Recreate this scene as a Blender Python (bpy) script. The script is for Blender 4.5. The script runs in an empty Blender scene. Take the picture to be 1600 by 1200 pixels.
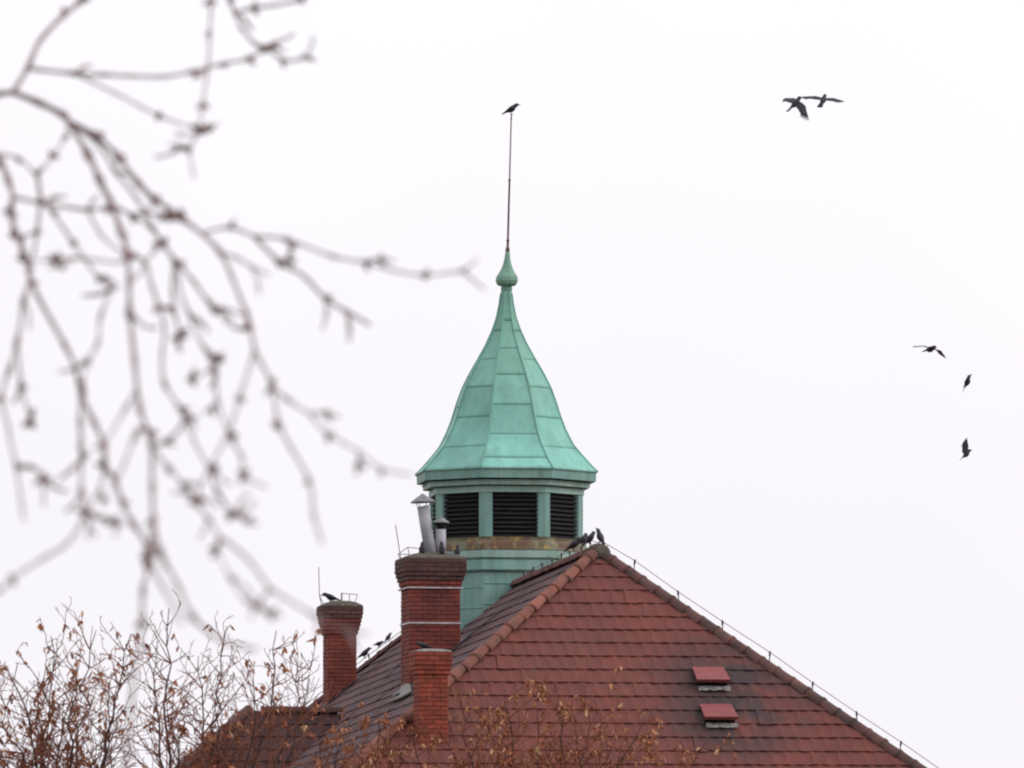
import bpy, bmesh, math, random
from mathutils import Vector, Matrix, Quaternion

# ------------------------------------------------------------------ camera
SC = bpy.context.scene
COL = SC.collection
DIST = 180.0
FPX = 90.0 * DIST              # focal length in pixels of the 1600 px wide frame
PITCH = math.radians(4.3)
CAM = Vector((0, 0, 1.7))
cam_data = bpy.data.cameras.new('camera')
cam = bpy.data.objects.new('camera', cam_data)
COL.objects.link(cam)
cam.location = CAM
cam.rotation_euler = (math.pi / 2 + PITCH, 0, 0)
cam_data.sensor_width = 36.0
cam_data.lens = FPX * 36.0 / 1600.0
cam_data.clip_start = 0.5
cam_data.clip_end = 6000.0
cam_data.dof.use_dof = True
cam_data.dof.focus_distance = 180.0
cam_data.dof.aperture_fstop = 12.6
SC.camera = cam

# ------------------------------------------------------------------ world, sun, exposure
SUN_EL, SUN_AZ = math.radians(36), math.radians(104)     # azimuth from +Y (view direction) towards +X
world = bpy.data.worlds.new('World')
SC.world = world
world.use_nodes = True
wn, wl = world.node_tree.nodes, world.node_tree.links
wn.clear()
w_out = wn.new('ShaderNodeOutputWorld')
w_bg = wn.new('ShaderNodeBackground')
w_bg.inputs['Strength'].default_value = 0.1
sky = wn.new('ShaderNodeTexSky')
sky.sky_type = 'NISHITA'
sky.sun_disc = False
sky.sun_elevation = SUN_EL
sky.sun_rotation = SUN_AZ
sky.dust_density = 4.0
w_hsv = wn.new('ShaderNodeHueSaturation')
w_hsv.inputs['Saturation'].default_value = 0.12
wl.new(sky.outputs[0], w_hsv.inputs['Color'])
w_tc = wn.new('ShaderNodeTexCoord')
w_sep = wn.new('ShaderNodeSeparateXYZ')
wl.new(w_tc.outputs['Generated'], w_sep.inputs[0])
w_map = wn.new('ShaderNodeMapRange')                      # overcast: a little brighter towards the zenith
w_map.inputs['From Min'].default_value = 0.0
w_map.inputs['From Max'].default_value = 1.0
w_map.inputs['To Min'].default_value = 0.0
w_map.inputs['To Max'].default_value = 1.2
wl.new(w_sep.outputs['Z'], w_map.inputs['Value'])
w_low = wn.new('ShaderNodeMapRange')                      # thicker air greys the lowest sky all round
w_low.inputs['From Min'].default_value = 0.0
w_low.inputs['From Max'].default_value = 0.13
w_low.inputs['To Min'].default_value = 9.75
w_low.inputs['To Max'].default_value = 10.9
wl.new(w_sep.outputs['Z'], w_low.inputs['Value'])
w_sum = wn.new('ShaderNodeMath'); w_sum.operation = 'ADD'
wl.new(w_map.outputs[0], w_sum.inputs[0]); wl.new(w_low.outputs[0], w_sum.inputs[1])
w_noise = wn.new('ShaderNodeTexNoise')                    # very faint cloud structure
w_noise.inputs['Scale'].default_value = 9.0
w_noise.inputs['Detail'].default_value = 3.0
wl.new(w_tc.outputs['Generated'], w_noise.inputs['Vector'])
w_nr = wn.new('ShaderNodeMapRange')
w_nr.inputs['From Min'].default_value = 0.3
w_nr.inputs['From Max'].default_value = 0.7
w_nr.inputs['To Min'].default_value = 0.96
w_nr.inputs['To Max'].default_value = 1.04
wl.new(w_noise.outputs['Fac'], w_nr.inputs['Value'])
w_m1 = wn.new('ShaderNodeMath'); w_m1.operation = 'MULTIPLY'
wl.new(w_sum.outputs[0], w_m1.inputs[0]); wl.new(w_nr.outputs[0], w_m1.inputs[1])
w_vm = wn.new('ShaderNodeVectorMath'); w_vm.operation = 'SCALE'
w_vm.inputs[0].default_value = (1.0, 0.972, 1.025)
wl.new(w_m1.outputs[0], w_vm.inputs['Scale'])
w_mix = wn.new('ShaderNodeMix'); w_mix.data_type = 'RGBA'
w_mix.inputs['Factor'].default_value = 0.93
wl.new(w_hsv.outputs[0], w_mix.inputs['A'])
wl.new(w_vm.outputs[0], w_mix.inputs['B'])
wl.new(w_mix.outputs['Result'], w_bg.inputs['Color'])
wl.new(w_bg.outputs[0], w_out.inputs[0])

sun_data = bpy.data.lights.new('sun', 'SUN')
sun_data.energy = 1.5
sun_data.angle = math.radians(35)
sun_data.color = (1.0, 0.97, 0.93)
sun = bpy.data.objects.new('sun', sun_data)
COL.objects.link(sun)
sd = Vector((math.sin(SUN_AZ) * math.cos(SUN_EL), math.cos(SUN_AZ) * math.cos(SUN_EL), math.sin(SUN_EL)))
sun.rotation_euler = sd.to_track_quat('Z', 'Y').to_euler()

SC.view_settings.view_transform = 'Standard'
SC.view_settings.look = 'None'
SC.view_settings.exposure = 0.0
SC.view_settings.gamma = 1.0
SC.view_settings.use_curve_mapping = False
SC.render.engine = 'CYCLES'
SC.cycles.use_denoising = True
SC.cycles.max_bounces = 6
SC.cycles.filter_width = 2.1

RNG = random.Random(7)

# ------------------------------------------------------------------ helpers
CP, SP = math.cos(PITCH), math.sin(PITCH)
UP = Vector((0, 0, 1))

def ray(u, v):
    x, y = (u - 800) / FPX, (600 - v) / FPX
    return Vector((x, CP - y * SP, SP + y * CP))

def at(u, v, depth):
    """point on the line of sight through a photo pixel at a ground distance"""
    r = ray(u, v)
    return CAM + r * (depth / r.y)

def project(p):
    d = p - CAM
    yy = d.y * CP + d.z * SP
    zz = -d.y * SP + d.z * CP
    return 800 + FPX * d.x / yy, 600 - FPX * zz / yy

def hit(u, v, p0, n):
    r = ray(u, v)
    return CAM + r * ((p0 - CAM).dot(n) / r.dot(n))

def lin(r, g, b, k=1.0):
    def f(c):
        c /= 255.0
        return k * (c / 12.92 if c <= 0.04045 else ((c + 0.055) / 1.055) ** 2.4)
    return (f(r), f(g), f(b), 1.0)

class MB:
    def __init__(self):
        self.v, self.f = [], []
    def add(self, verts, faces):
        o = len(self.v)
        self.v += [tuple(p) for p in verts]
        self.f += [tuple(i + o for i in fc) for fc in faces]
    def box(self, lo, hi, m=None):
        pts = [Vector((x, y, z)) for z in (lo[2], hi[2]) for y in (lo[1], hi[1]) for x in (lo[0], hi[0])]
        if m is not None:
            pts = [m @ p for p in pts]
        self.add(pts, [(0, 2, 3, 1), (4, 5, 7, 6), (0, 1, 5, 4), (2, 6, 7, 3), (0, 4, 6, 2), (1, 3, 7, 5)])
    def tube(self, pts, rad, n=6, cap=True):
        pts = [Vector(p) for p in pts]
        if not isinstance(rad, (list, tuple)):
            rad = [rad] * len(pts)
        o = len(self.v)
        t0 = (pts[1] - pts[0]).normalized()
        a = t0.orthogonal().normalized()
        for i, p in enumerate(pts):
            t = (pts[min(i + 1, len(pts) - 1)] - pts[max(i - 1, 0)])
            t = t.normalized() if t.length > 1e-9 else t0
            a = (a - t * a.dot(t))
            a = a.normalized() if a.length > 1e-6 else t.orthogonal().normalized()
            b = t.cross(a)
            for k in range(n):
                an = 2 * math.pi * k / n
                self.v.append(tuple(p + (a * math.cos(an) + b * math.sin(an)) * rad[i]))
        for i in range(len(pts) - 1):
            for k in range(n):
                k2 = (k + 1) % n
                self.f.append((o + i * n + k, o + i * n + k2, o + (i + 1) * n + k2, o + (i + 1) * n + k))
        if cap:
            self.f.append(tuple(o + k for k in reversed(range(n))))
            e = o + (len(pts) - 1) * n
            self.f.append(tuple(e + k for k in range(n)))
    def lathe(self, prof, n, center=(0, 0, 0), a0=0.0, cap=True):
        o = len(self.v)
        for r, z in prof:
            for k in range(n):
                an = a0 + 2 * math.pi * k / n
                self.v.append((center[0] + r * math.sin(an), center[1] - r * math.cos(an), center[2] + z))
        m = len(prof)
        for i in range(m - 1):
            for k in range(n):
                k2 = (k + 1) % n
                self.f.append((o + i * n + k, o + i * n + k2, o + (i + 1) * n + k2, o + (i + 1) * n + k))
        if cap:
            self.f.append(tuple(o + k for k in reversed(range(n))))
            self.f.append(tuple(o + (m - 1) * n + k for k in range(n)))
    def mesh(self, name, smooth=False):
        me = bpy.data.meshes.new(name)
        me.from_pydata(self.v, [], self.f)
        me.update()
        if smooth:
            me.polygons.foreach_set('use_smooth', [True] * len(me.polygons))
        return me
    def build(self, name, mat, parent=None, smooth=False):
        return put(name, self.mesh(name, smooth), mat, parent)

def put(name, me, mat, parent=None):
    if mat is not None and len(me.materials) == 0:
        me.materials.append(mat)
    o = bpy.data.objects.new(name, me)
    COL.objects.link(o)
    if parent is not None:
        o.parent = parent
    return o

def empty(name, loc=(0, 0, 0)):
    o = bpy.data.objects.new(name, None)
    o.location = loc
    COL.objects.link(o)
    return o

def tag(o, label=None, cat=None, group=None, kind=None):
    if label: o['label'] = label
    if cat: o['category'] = cat
    if group: o['group'] = group
    if kind: o['kind'] = kind
    return o

# ------------------------------------------------------------------ materials
class Nodes:
    def __init__(self, name, rough=0.8):
        m = bpy.data.materials.new(name)
        m.use_nodes = True
        self.m, self.t = m, m.node_tree
        self.b = self.t.nodes['Principled BSDF']
        self.b.inputs['Roughness'].default_value = rough
        self.b.inputs['Specular IOR Level'].default_value = 0.3
        self.geo = self.t.nodes.new('ShaderNodeNewGeometry')
        self.pos = self.geo.outputs['Position']
    def link(self, a, b): self.t.links.new(a, b)
    def scaled(self, s):
        n = self.t.nodes.new('ShaderNodeVectorMath'); n.operation = 'MULTIPLY'
        n.inputs[1].default_value = s
        self.link(self.pos, n.inputs[0])
        return n.outputs[0]
    def noise(self, scale, detail=4, stretch=None, rough=0.55):
        n = self.t.nodes.new('ShaderNodeTexNoise')
        n.inputs['Scale'].default_value = scale
        n.inputs['Detail'].default_value = detail
        n.inputs['Roughness'].default_value = rough
        self.link(self.scaled(stretch) if stretch else self.pos, n.inputs['Vector'])
        return n.outputs['Fac']
    def range(self, s, a, b, c=0.0, d=1.0):
        n = self.t.nodes.new('ShaderNodeMapRange')
        for k, x in zip(('From Min', 'From Max', 'To Min', 'To Max'), (a, b, c, d)):
            n.inputs[k].default_value = x
        self.link(s, n.inputs['Value'])
        return n.outputs[0]
    def math(self, op, a, b):
        n = self.t.nodes.new('ShaderNodeMath'); n.operation = op
        for i, x in enumerate((a, b)):
            if isinstance(x, (int, float)): n.inputs[i].default_value = x
            else: self.link(x, n.inputs[i])
        return n.outputs[0]
    def random(self):
        oi = self.t.nodes.new('ShaderNodeObjectInfo')
        s = self.math('ADD', oi.outputs['Random'], self.geo.outputs['Random Per Island'])
        return self.math('FRACT', s, 0.0)
    def mix(self, fac, a, b, mode='MIX'):
        n = self.t.nodes.new('ShaderNodeMix'); n.data_type = 'RGBA'; n.blend_type = mode
        for k, x in (('Factor', fac), ('A', a), ('B', b)):
            sock = n.inputs[k]
            if isinstance(x, (int, float, tuple)): sock.default_value = x
            else: self.link(x, sock)
        return n.outputs['Result']
    def ball(self, c, r0, r1):
        """1 within r0 of a place, 0 beyond r1: a stain's own spot"""
        n = self.t.nodes.new('ShaderNodeVectorMath'); n.operation = 'DISTANCE'
        n.inputs[1].default_value = c
        self.link(self.pos, n.inputs[0])
        return self.range(n.outputs['Value'], r0, r1, 1.0, 0.0)
    def done(self, col, bump=None, strength=0.3, dist=0.02):
        if isinstance(col, tuple): self.b.inputs['Base Color'].default_value = col
        else: self.link(col, self.b.inputs['Base Color'])
        if bump is not None:
            n = self.t.nodes.new('ShaderNodeBump')
            n.inputs['Strength'].default_value = strength
            n.inputs['Distance'].default_value = dist
            self.link(bump, n.inputs['Height'])
            self.link(n.outputs[0], self.b.inputs['Normal'])
        return self.m

def mottled(name, c1, c2, scale=6, rough=0.8, stretch=None, vary=0.25, bump=0.2, bscale=60):
    n = Nodes(name, rough)
    f = n.range(n.noise(scale, 5, stretch), 0.35, 0.65)
    col = n.mix(f, c1, c2)
    if vary:
        v = n.range(n.random(), 0, 1, 1 - vary, 1 + vary)
        cc = n.t.nodes.new('ShaderNodeCombineColor')
        for i in range(3): n.link(v, cc.inputs[i])
        col = n.mix(1.0, col, cc.outputs[0], 'MULTIPLY')
    return n.done(col, n.noise(bscale, 3), bump)

# ------------------------------------------------------------------ the roof's frame
P = at(935, 862, DIST)                                  # front end of the main ridge
PHI = math.radians(7.4)
K = 0.815                                               # rise over run of every slope
R = Vector((-math.sin(PHI), math.cos(PHI), 0))          # along the ridge, away from the camera
Q = Vector((math.cos(PHI), math.sin(PHI), 0))           # across, to the right
RIDGE = 26.0
HALF = 8.5                                              # ridge to eaves, in plan
NF = (UP - R * K).normalized()                          # front slope normal (falls towards -R)
NL = (UP - Q * K).normalized()                          # left slope
SLEN = math.sqrt(1 + K * K)
PZ = P.z
EAVE = PZ - K * HALF
PB = P + R * RIDGE

VENTS = [hit(1110, 1062, P, NF), hit(1122, 1120, P, NF)]

# roof tile
def tile_material(name, base, dark, rough):
    n = Nodes(name, rough)
    rnd = n.random()
    a = n.mix(n.range(n.noise(2.2, 5), 0.3, 0.7), base, dark)
    v = n.range(rnd, 0, 1, 0.965, 1.035)
    cc = n.t.nodes.new('ShaderNodeCombineColor')
    for i in range(3): n.link(v, cc.inputs[i])
    a = n.mix(1.0, a, cc.outputs[0], 'MULTIPLY')
    a = n.mix(n.math('MULTIPLY', n.range(n.noise(0.55, 4), .42, .66), .5), a, dark, 'MIX')
    a = n.mix(n.math('MULTIPLY', n.range(n.noise(1.1, 6, (1, 1, .45)), .52, .7), .28), a, lin(88, 66, 56))
    # lichen and soot: patches around the vents and along the right-hand hip
    nz = n.noise(1.6, 6)
    m1 = n.math('MAXIMUM', n.ball(VENTS[0] + Q * 0.25, 0.45, 1.5), n.ball(VENTS[1] + Q * 0.2, 0.5, 1.6))
    hp = P + (Q - R - UP * K) * 1.9
    m2 = n.math('MAXIMUM', n.ball(hp + Q * 0.3, 0.1, 0.9), n.ball(hp + (Q - R - UP * K) * 1.1, 0.1, 1.1))
    m = n.math('MAXIMUM', m1, n.math('MULTIPLY', m2, 0.8))
    m = n.math('MULTIPLY', m, n.range(nz, 0.28, 0.48))
    a = n.mix(n.math('MULTIPLY', m, 0.9), a, lin(56, 50, 52))
    a = n.mix(n.math('MULTIPLY', n.range(n.noise(3.5, 6), 0.56, 0.72), 0.35), a, lin(82, 66, 58))
    a = n.mix(n.math('MULTIPLY', n.range(n.noise(7, 7, None, .7), .56, .68), .3), a, lin(70, 62, 54))
    a = n.mix(n.math('MULTIPLY', n.range(n.noise(26, 2), 0.74, 0.80), 0.5), a, lin(180, 165, 150))
    return n.done(a, n.noise(70, 3), 0.25)

M_TILE = tile_material('clay_tile', lin(113, 60, 53), lin(96, 55, 50), 0.85)
M_TILE_L = tile_material('sky_sheen_clay_tile', lin(98, 72, 72), lin(78, 60, 64), 0.75)  # grey sheen of the sky at grazing view is mixed into this clay colour
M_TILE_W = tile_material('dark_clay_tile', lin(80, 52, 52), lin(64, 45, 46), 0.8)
M_HIP = mottled('hip_tile_clay', lin(128, 78, 66), lin(98, 66, 58), 5, 0.85, vary=0.2)
M_DECK = mottled('roof_underlay', lin(70, 42, 40), lin(56, 36, 36), 3, 0.9, vary=0)
M_BRICK = mottled('red_brick', lin(130, 64, 54), lin(100, 56, 52), 2.5, 0.88, vary=0.10)
M_BRICK_O = mottled('orange_red_brick', lin(144, 68, 52), lin(118, 58, 48), 4, 0.88, vary=0.14)
M_BRICK_D = mottled('sooty_brick', lin(90, 62, 58), lin(70, 56, 54), 5, 0.9, vary=0.15)
M_MORTAR = mottled('mortar', lin(96, 60, 55), lin(80, 54, 51), 14, 0.95, vary=0)
M_CAPMORTAR = mottled('lichened_mortar', lin(96, 88, 78), lin(66, 62, 58), 9, 0.95, vary=0.1)
M_LEAD = mottled('lead_flashing', lin(72, 78, 82), lin(56, 60, 66), 5, 0.55, vary=0.1)
M_PALE = mottled('pale_flashing', lin(146, 142, 138), lin(92, 88, 86), 16, 0.85, vary=0.1)
M_STEEL = mottled('galvanised_steel', lin(168, 168, 174), lin(144, 144, 152), 4, 0.55, vary=0.08, bump=0.05)
M_CAPSTEEL = mottled('dull_steel', lin(132, 132, 136), lin(104, 104, 110), 6, 0.6, vary=0.08, bump=0.05)
M_STRAP = mottled('white_strap', lin(190, 180, 184), lin(156, 146, 150), 7, 0.5, vary=0.05, bump=0.05)
M_WIRE = mottled('conductor_wire', lin(150, 140, 142), lin(120, 112, 116), 8, 0.5, vary=0.1, bump=0.05)
M_BRACKET = mottled('bracket_iron', lin(78, 66, 70), lin(58, 50, 54), 8, 0.6, vary=0.1, bump=0.05)
M_VENT = mottled('red_painted_sheet', lin(132, 68, 68), lin(116, 60, 60), 5, 0.6, vary=0.06, bump=0.05)
M_DARK = mottled('black_shade_and_collar', lin(40, 34, 36), lin(30, 28, 30), 5, 0.9, vary=0)  # near-black: painted shade in vents and behind louvres, also the flue collar
M_WALL = mottled('plaster_wall', lin(190, 176, 150), lin(176, 160, 136), 2, 0.9, vary=0)
M_GROUND = mottled('winter_grass', lin(96, 98, 62), lin(84, 78, 58), 0.4, 0.95, vary=0)

# ------------------------------------------------------------------ ground
g = MB()
g.add([(-3000, -500, 0), (3000, -500, 0), (3000, 5000, 0), (-3000, 5000, 0)], [(0, 1, 2, 3)])
tag(g.build('ground', M_GROUND), kind='structure')

# ------------------------------------------------------------------ building: walls and decks
house = empty('tiled_roof_building', (P + R * RIDGE / 2).to_tuple()[:2] + (0,))
tag(house, 'large building with red tiled hipped roof, brick chimneys and green copper turret', 'building')
H0 = house.location.copy()

def hput(name, mb, mat, parent=house, smooth=False):
    """a mesh given in world coordinates, made a child of the house or of one of its parts (all sit at the house origin)"""
    me = mb.mesh(name, smooth)
    if parent is house:
        me.transform(Matrix.Translation(-H0))
    else:
        me.transform(Matrix.Translation(-H0))
    return put(name, me, mat, parent)

def plan(a, b, z):
    """a along the ridge from its front end, b to the right"""
    q = P + R * a + Q * b
    return Vector((q.x, q.y, z))

w = MB()
i_ = 0.45
c = [plan(-HALF + i_, -HALF + i_, 0), plan(-HALF + i_, HALF - i_, 0), plan(RIDGE + HALF - i_, HALF - i_, 0), plan(RIDGE + HALF - i_, -HALF + i_, 0)]
t = [p + UP * (EAVE + 0.1) for p in c]
w.add(c + t, [(0, 1, 5, 4), (1, 2, 6, 5), (2, 3, 7, 6), (3, 0, 4, 7), (4, 5, 6, 7)])
hput('wall', w, M_WALL)

E4 = [plan(-HALF, -HALF, EAVE), plan(-HALF, HALF, EAVE), plan(RIDGE + HALF, HALF, EAVE), plan(RIDGE + HALF, -HALF, EAVE)]
def deck(name, pts, mat, drop=0.035):
    m = MB()
    top = [p - UP * drop for p in pts]
    bot = [p - UP * (drop + 0.12) for p in pts]
    n = len(pts)
    m.add(top + bot, [tuple(range(n)), tuple(reversed(range(n, 2 * n)))] + [(i, i + n, (i + 1) % n + n, (i + 1) % n) for i in range(n)])
    return hput(name, m, mat)
D_F = deck('front_roof_slope', [P, E4[0], E4[1]], M_DECK)
D_L = deck('side_roof_slope', [P, PB, E4[3], E4[0]], M_DECK)
deck('far_side_roof_slope', [P, E4[1], E4[2], PB], M_TILE)
deck('rear_roof_slope', [PB, E4[2], E4[3]], M_TILE)
D_F['label'] = 'red clay tiled hip end of the roof'
D_L['label'] = 'grey-red tiled side slope of the roof'

# ------------------------------------------------------------------ roof tiles
TW, GA = 0.225, 0.385           # cover width, gauge (lengths up the slope)
def tile_mesh(rng, var):
    """interlocking clay tile: x across, y up the slope, z off the roof; origin at the middle of its lower edge"""
    m = MB()
    ln = GA + 0.05
    xs = [-0.5, -0.36, -0.2, -0.02, 0.2, 0.38, 0.5]
    zs = [0.010, 0.013, 0.005, 0.000, 0.000, 0.005, 0.010]
    lo, up, bo = [], [], []
    for x, z in zip(xs, zs):
        j = 0.006 * rng.uniform(-1, 1) if var else 0
        lo.append((x * TW, -0.008 * (z > 0.008) + j, z * .8 + 0.026))
        up.append((x * TW, ln, z - 0.004))
        bo.append((x * TW, j, z * .3 + 0.002))
    n = len(xs)
    m.add(lo + up + bo, [(i, i + 1, n + i + 1, n + i) for i in range(n - 1)] + [(2 * n + i, 2 * n + i + 1, i + 1, i) for i in range(n - 1)])
    return m
def tiled_slope(parent, origin, across, downh, inside, cuts, rows, span, mat, room, prefer_all=False):
    """courses of tiles on one slope; returns [(area, matrix, mesh or None)]"""
    down = (downh - UP * K).normalized()
    nrm = across.cross(-down)
    if nrm.z < 0: nrm = -nrm
    ax = (-down).cross(nrm)
    out = []
    for j in range(rows[0], rows[1]):
        off = (RNG.random() * 0.4) * TW + (0.5 * TW if j % 2 else 0)
        i0, i1 = int(span[0] / TW) - 1, int(span[1] / TW) + 1
        for i in range(i0, i1):
            s = (j + 1) * GA
            p = origin + down * s + ax * (i * TW + off)
            mid = p - down * (GA * 0.5)
            u, v = project(mid)
            if not (-60 < u < 1660 and v < 1290 and v > 700): continue
            corners = [p + ax * (sx * TW / 2) - down * (sy * (GA + 0.05)) for sx in (-1, 1) for sy in (0, 1)]
            ins = [inside(q) for q in corners]
            if not any(ins): continue
            j_ = RNG.uniform(-0.012, 0.012)
            mat4 = Matrix((ax, -down, nrm)).transposed().to_4x4()
            slip = RNG.random() < .02
            mat4.translation = p + nrm * (RNG.uniform(0, 0.006) + (.012 if slip else 0)) + down * ((RNG.uniform(.015, .05) if slip else RNG.uniform(-.006, .006)))
            if slip: j_ *= 3
            mat4 = mat4 @ Matrix.Rotation(j_, 4, 'Z') @ Matrix.Rotation(RNG.uniform(-0.008, 0.012), 4, 'X')
            pr = [project(q) for q in (corners[0], corners[1], corners[3], corners[2])]
            ar = abs(sum(pr[k][0] * pr[(k + 1) % 4][1] - pr[(k + 1) % 4][0] * pr[k][1] for k in range(4))) / 2
            onscreen = 0 < u < 1600 and v < 1195
            out.append([ar if onscreen else 0.0, mat4, None if all(ins) else True, v])
    return out
TILE_VARIANTS = [tile_mesh(random.Random(s), True) for s in range(5)]

def clip_mesh(mb, mat4, cuts):
    bm = bmesh.new()
    vs = [bm.verts.new(mat4 @ Vector(p)) for p in mb.v]
    for fc in mb.f: bm.faces.new([vs[i] for i in fc])
    for co, no in cuts:
        bmesh.ops.bisect_plane(bm, geom=bm.verts[:] + bm.edges[:] + bm.faces[:], plane_co=co, plane_no=no, clear_outer=True)
    return bm

def lay(parent, tiles, cuts, mat, n_single, name='roof_tile'):
    tiles.sort(key=lambda t: (-(t[0] > 0), t[3] if n_single else 0))
    shared = []
    for k, mb in enumerate(TILE_VARIANTS):
        me = mb.mesh(name); me.materials.append(mat); shared.append(me)
    rest = MB()
    single = 0
    for ar, m4, cut, v in tiles:
        var = RNG.randrange(5)
        if cut:
            bm = clip_mesh(TILE_VARIANTS[var], m4, cuts)
            if len(bm.faces) == 0:
                bm.free(); continue
            if single < n_single and ar > 0:
                me = bpy.data.meshes.new(name)
                bm.transform(Matrix.Translation(-H0)); bm.to_mesh(me); me.materials.append(mat)
                o = bpy.data.objects.new(name, me); COL.objects.link(o); o.parent = parent
                single += 1
            else:
                bm.verts.index_update()
                rest.add([v_.co for v_ in bm.verts], [[q.index for q in f_.verts] for f_ in bm.faces])
            bm.free()
        elif single < n_single and ar > 0:
            o = bpy.data.objects.new(name, shared[var]); COL.objects.link(o); o.parent = parent
            o.matrix_local = Matrix.Translation(-H0) @ m4
            single += 1
        else:
            rest.add([m4 @ Vector(p) for p in TILE_VARIANTS[var].v], TILE_VARIANTS[var].f)
    if rest.v:
        o = hput('roof_tiling', rest, mat, parent); o['kind'] = 'stuff'

def coord(q):
    d = q - P
    return d.dot(R), d.dot(Q)
HL = (R - Q).normalized()       # plan normal that separates F from L along the left hip
inF = lambda q: (lambda a, b: a < 0 and b > a and b < -a)(*coord(q))
cutsF = [(P, (-Q + R).normalized()), (P, (Q + R).normalized())]
tF = tiled_slope(D_F, P, Q, -R, inF, None, (0, 30), (-9, 9), M_TILE, 0)
lay(D_F, tF, cutsF, M_TILE, 300)
inL = lambda q: (lambda a, b: b < 0 and a > b and a < RIDGE - b)(*coord(q))
cutsL = [(P, (Q - R).normalized()), (PB, (Q + R).normalized())]
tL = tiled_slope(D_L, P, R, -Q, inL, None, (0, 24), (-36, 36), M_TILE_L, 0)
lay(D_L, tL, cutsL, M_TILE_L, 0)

# lower cross wing on the left
W0 = hit(548, 1114, P, NL)
wa, wb = coord(W0)
WZ = W0.z
We = None
for k in range(400):
    q = W0 - Q * (k * 0.02)
    if project(q)[0] < 388: We = q; break
WL = (We - W0).length
wh = min(HALF - 1.0, (WZ - EAVE) / K)
wing_pts = [W0, We, We + (-Q - R - UP * K) * wh, W0 + (-Q - R - UP * K) * wh]
D_W = deck('wing_roof_slope', wing_pts, M_DECK)
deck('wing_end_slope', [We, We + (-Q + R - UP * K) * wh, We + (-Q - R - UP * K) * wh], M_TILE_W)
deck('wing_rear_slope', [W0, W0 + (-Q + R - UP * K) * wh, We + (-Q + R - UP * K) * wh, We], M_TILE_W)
D_W['label'] = 'dark tiled slope of the lower side wing'
def inW(q):
    d = q - W0
    a, b = d.dot(-R), d.dot(-Q)
    return a > 0 and b > a and b < WL + a
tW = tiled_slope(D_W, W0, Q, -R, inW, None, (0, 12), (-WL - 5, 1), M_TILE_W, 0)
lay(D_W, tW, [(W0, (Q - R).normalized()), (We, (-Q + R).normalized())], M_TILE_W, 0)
ww = MB()
c = [W0 + (-R) * (wh - .4) - Q * 0.0, We + (-R - Q) * (wh - .4), We + (R - Q) * (wh - .4), W0 + R * (wh - .4)]
c = [Vector((p.x, p.y, 0)) for p in c]; t = [p + UP * (WZ - K * wh + .1) for p in c]
ww.add(c + t, [(0, 1, 5, 4), (1, 2, 6, 5), (2, 3, 7, 6), (3, 0, 4, 7), (4, 5, 6, 7)])
hput('wing_wall', ww, M_WALL)

# ------------------------------------------------------------------ hip and ridge tiles
def cap_tile_mesh(ln=0.45, r0=0.135, r1=0.105):
    m = MB(); n = 8
    ring = []
    for (y, r) in ((0.0, r0), (0.05, r0 + 0.006), (0.06, r0 - 0.012), (ln, r1)):
        for s in (0, -0.022):
            ring.append([((r + s) * math.cos(math.pi * k / n), y, (r + s) * 0.95 * math.sin(math.pi * k / n)) for k in range(n + 1)])
    for q in ring: m.add(q, [])
    N = n + 1
    outer = [0, 2, 4, 6]
    for a_, b_ in zip(outer[:-1], outer[1:]):
        m.f += [(a_ * N + k, a_ * N + k + 1, b_ * N + k + 1, b_ * N + k) for k in range(n)]
    m.f += [(1 * N + k, 1 * N + k + 1, 0 * N + k + 1, 0 * N + k) for k in range(n)]
    return m.mesh('cap_tile', True)
CAP = cap_tile_mesh(); CAP.materials.append(M_HIP)
CAP_DULL = CAP.copy(); CAP_DULL.materials.clear(); CAP_DULL.materials.append(mottled('weathered_hip_clay', lin(104, 70, 64), lin(76, 60, 58), 4, 0.8, vary=0.25))
def cap_row(a, d, length, name, me, lift=0.0, pitch=0.37):
    """cap tiles from the top point a down direction d"""
    d = d.normalized()
    n = int(length / pitch)
    side = d.cross(UP).normalized()
    up = side.cross(d).normalized()
    if up.z < 0: up = -up
    for i in range(n):
        p = a + d * ((i + 1) * pitch) + up * (lift + RNG.uniform(-.006, .006))
        u, v = project(p)
        if not (-40 < u < 1640 and v < 1260): continue
        x = (-d).cross(up)
        m4 = Matrix((x, -d, up)).transposed().to_4x4(); m4.translation = p
        o = bpy.data.objects.new(name, me); COL.objects.link(o); o.parent = house
        o.matrix_local = Matrix.Translation(-H0) @ m4 @ Matrix.Rotation(RNG.uniform(-.03, .03), 4, 'Z') @ Matrix.Rotation(0.05, 4, 'X')
HLd, HRd = (-R - Q - UP * K), (-R + Q - UP * K)
cap_row(P, HLd, 9, 'hip_tile', CAP)
cap_row(P, HRd, 13, 'hip_tile', CAP_DULL, -.03)
cap_row(P + R * 0.1, R, RIDGE, 'ridge_tile', CAP_DULL, 0.0)
cap_row(PB, (R - Q - UP * K), 9, 'hip_tile', CAP_DULL)
cap_row(W0 - Q * .2, -Q, WL - .2, 'ridge_tile', CAP_DULL)
cap_row(We, (-Q - R - UP * K), 6, 'hip_tile', CAP_DULL)
# rounded mortar knob at the meeting of the hips
kn = MB()
kn.lathe([(0.22, -0.16), (0.21, -0.02), (0.16, 0.07), (0.07, 0.11), (0.01, 0.12)], 12, P + UP * 0.03)
hput('apex_mortar', kn, M_CAPMORTAR, smooth=True)

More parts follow.
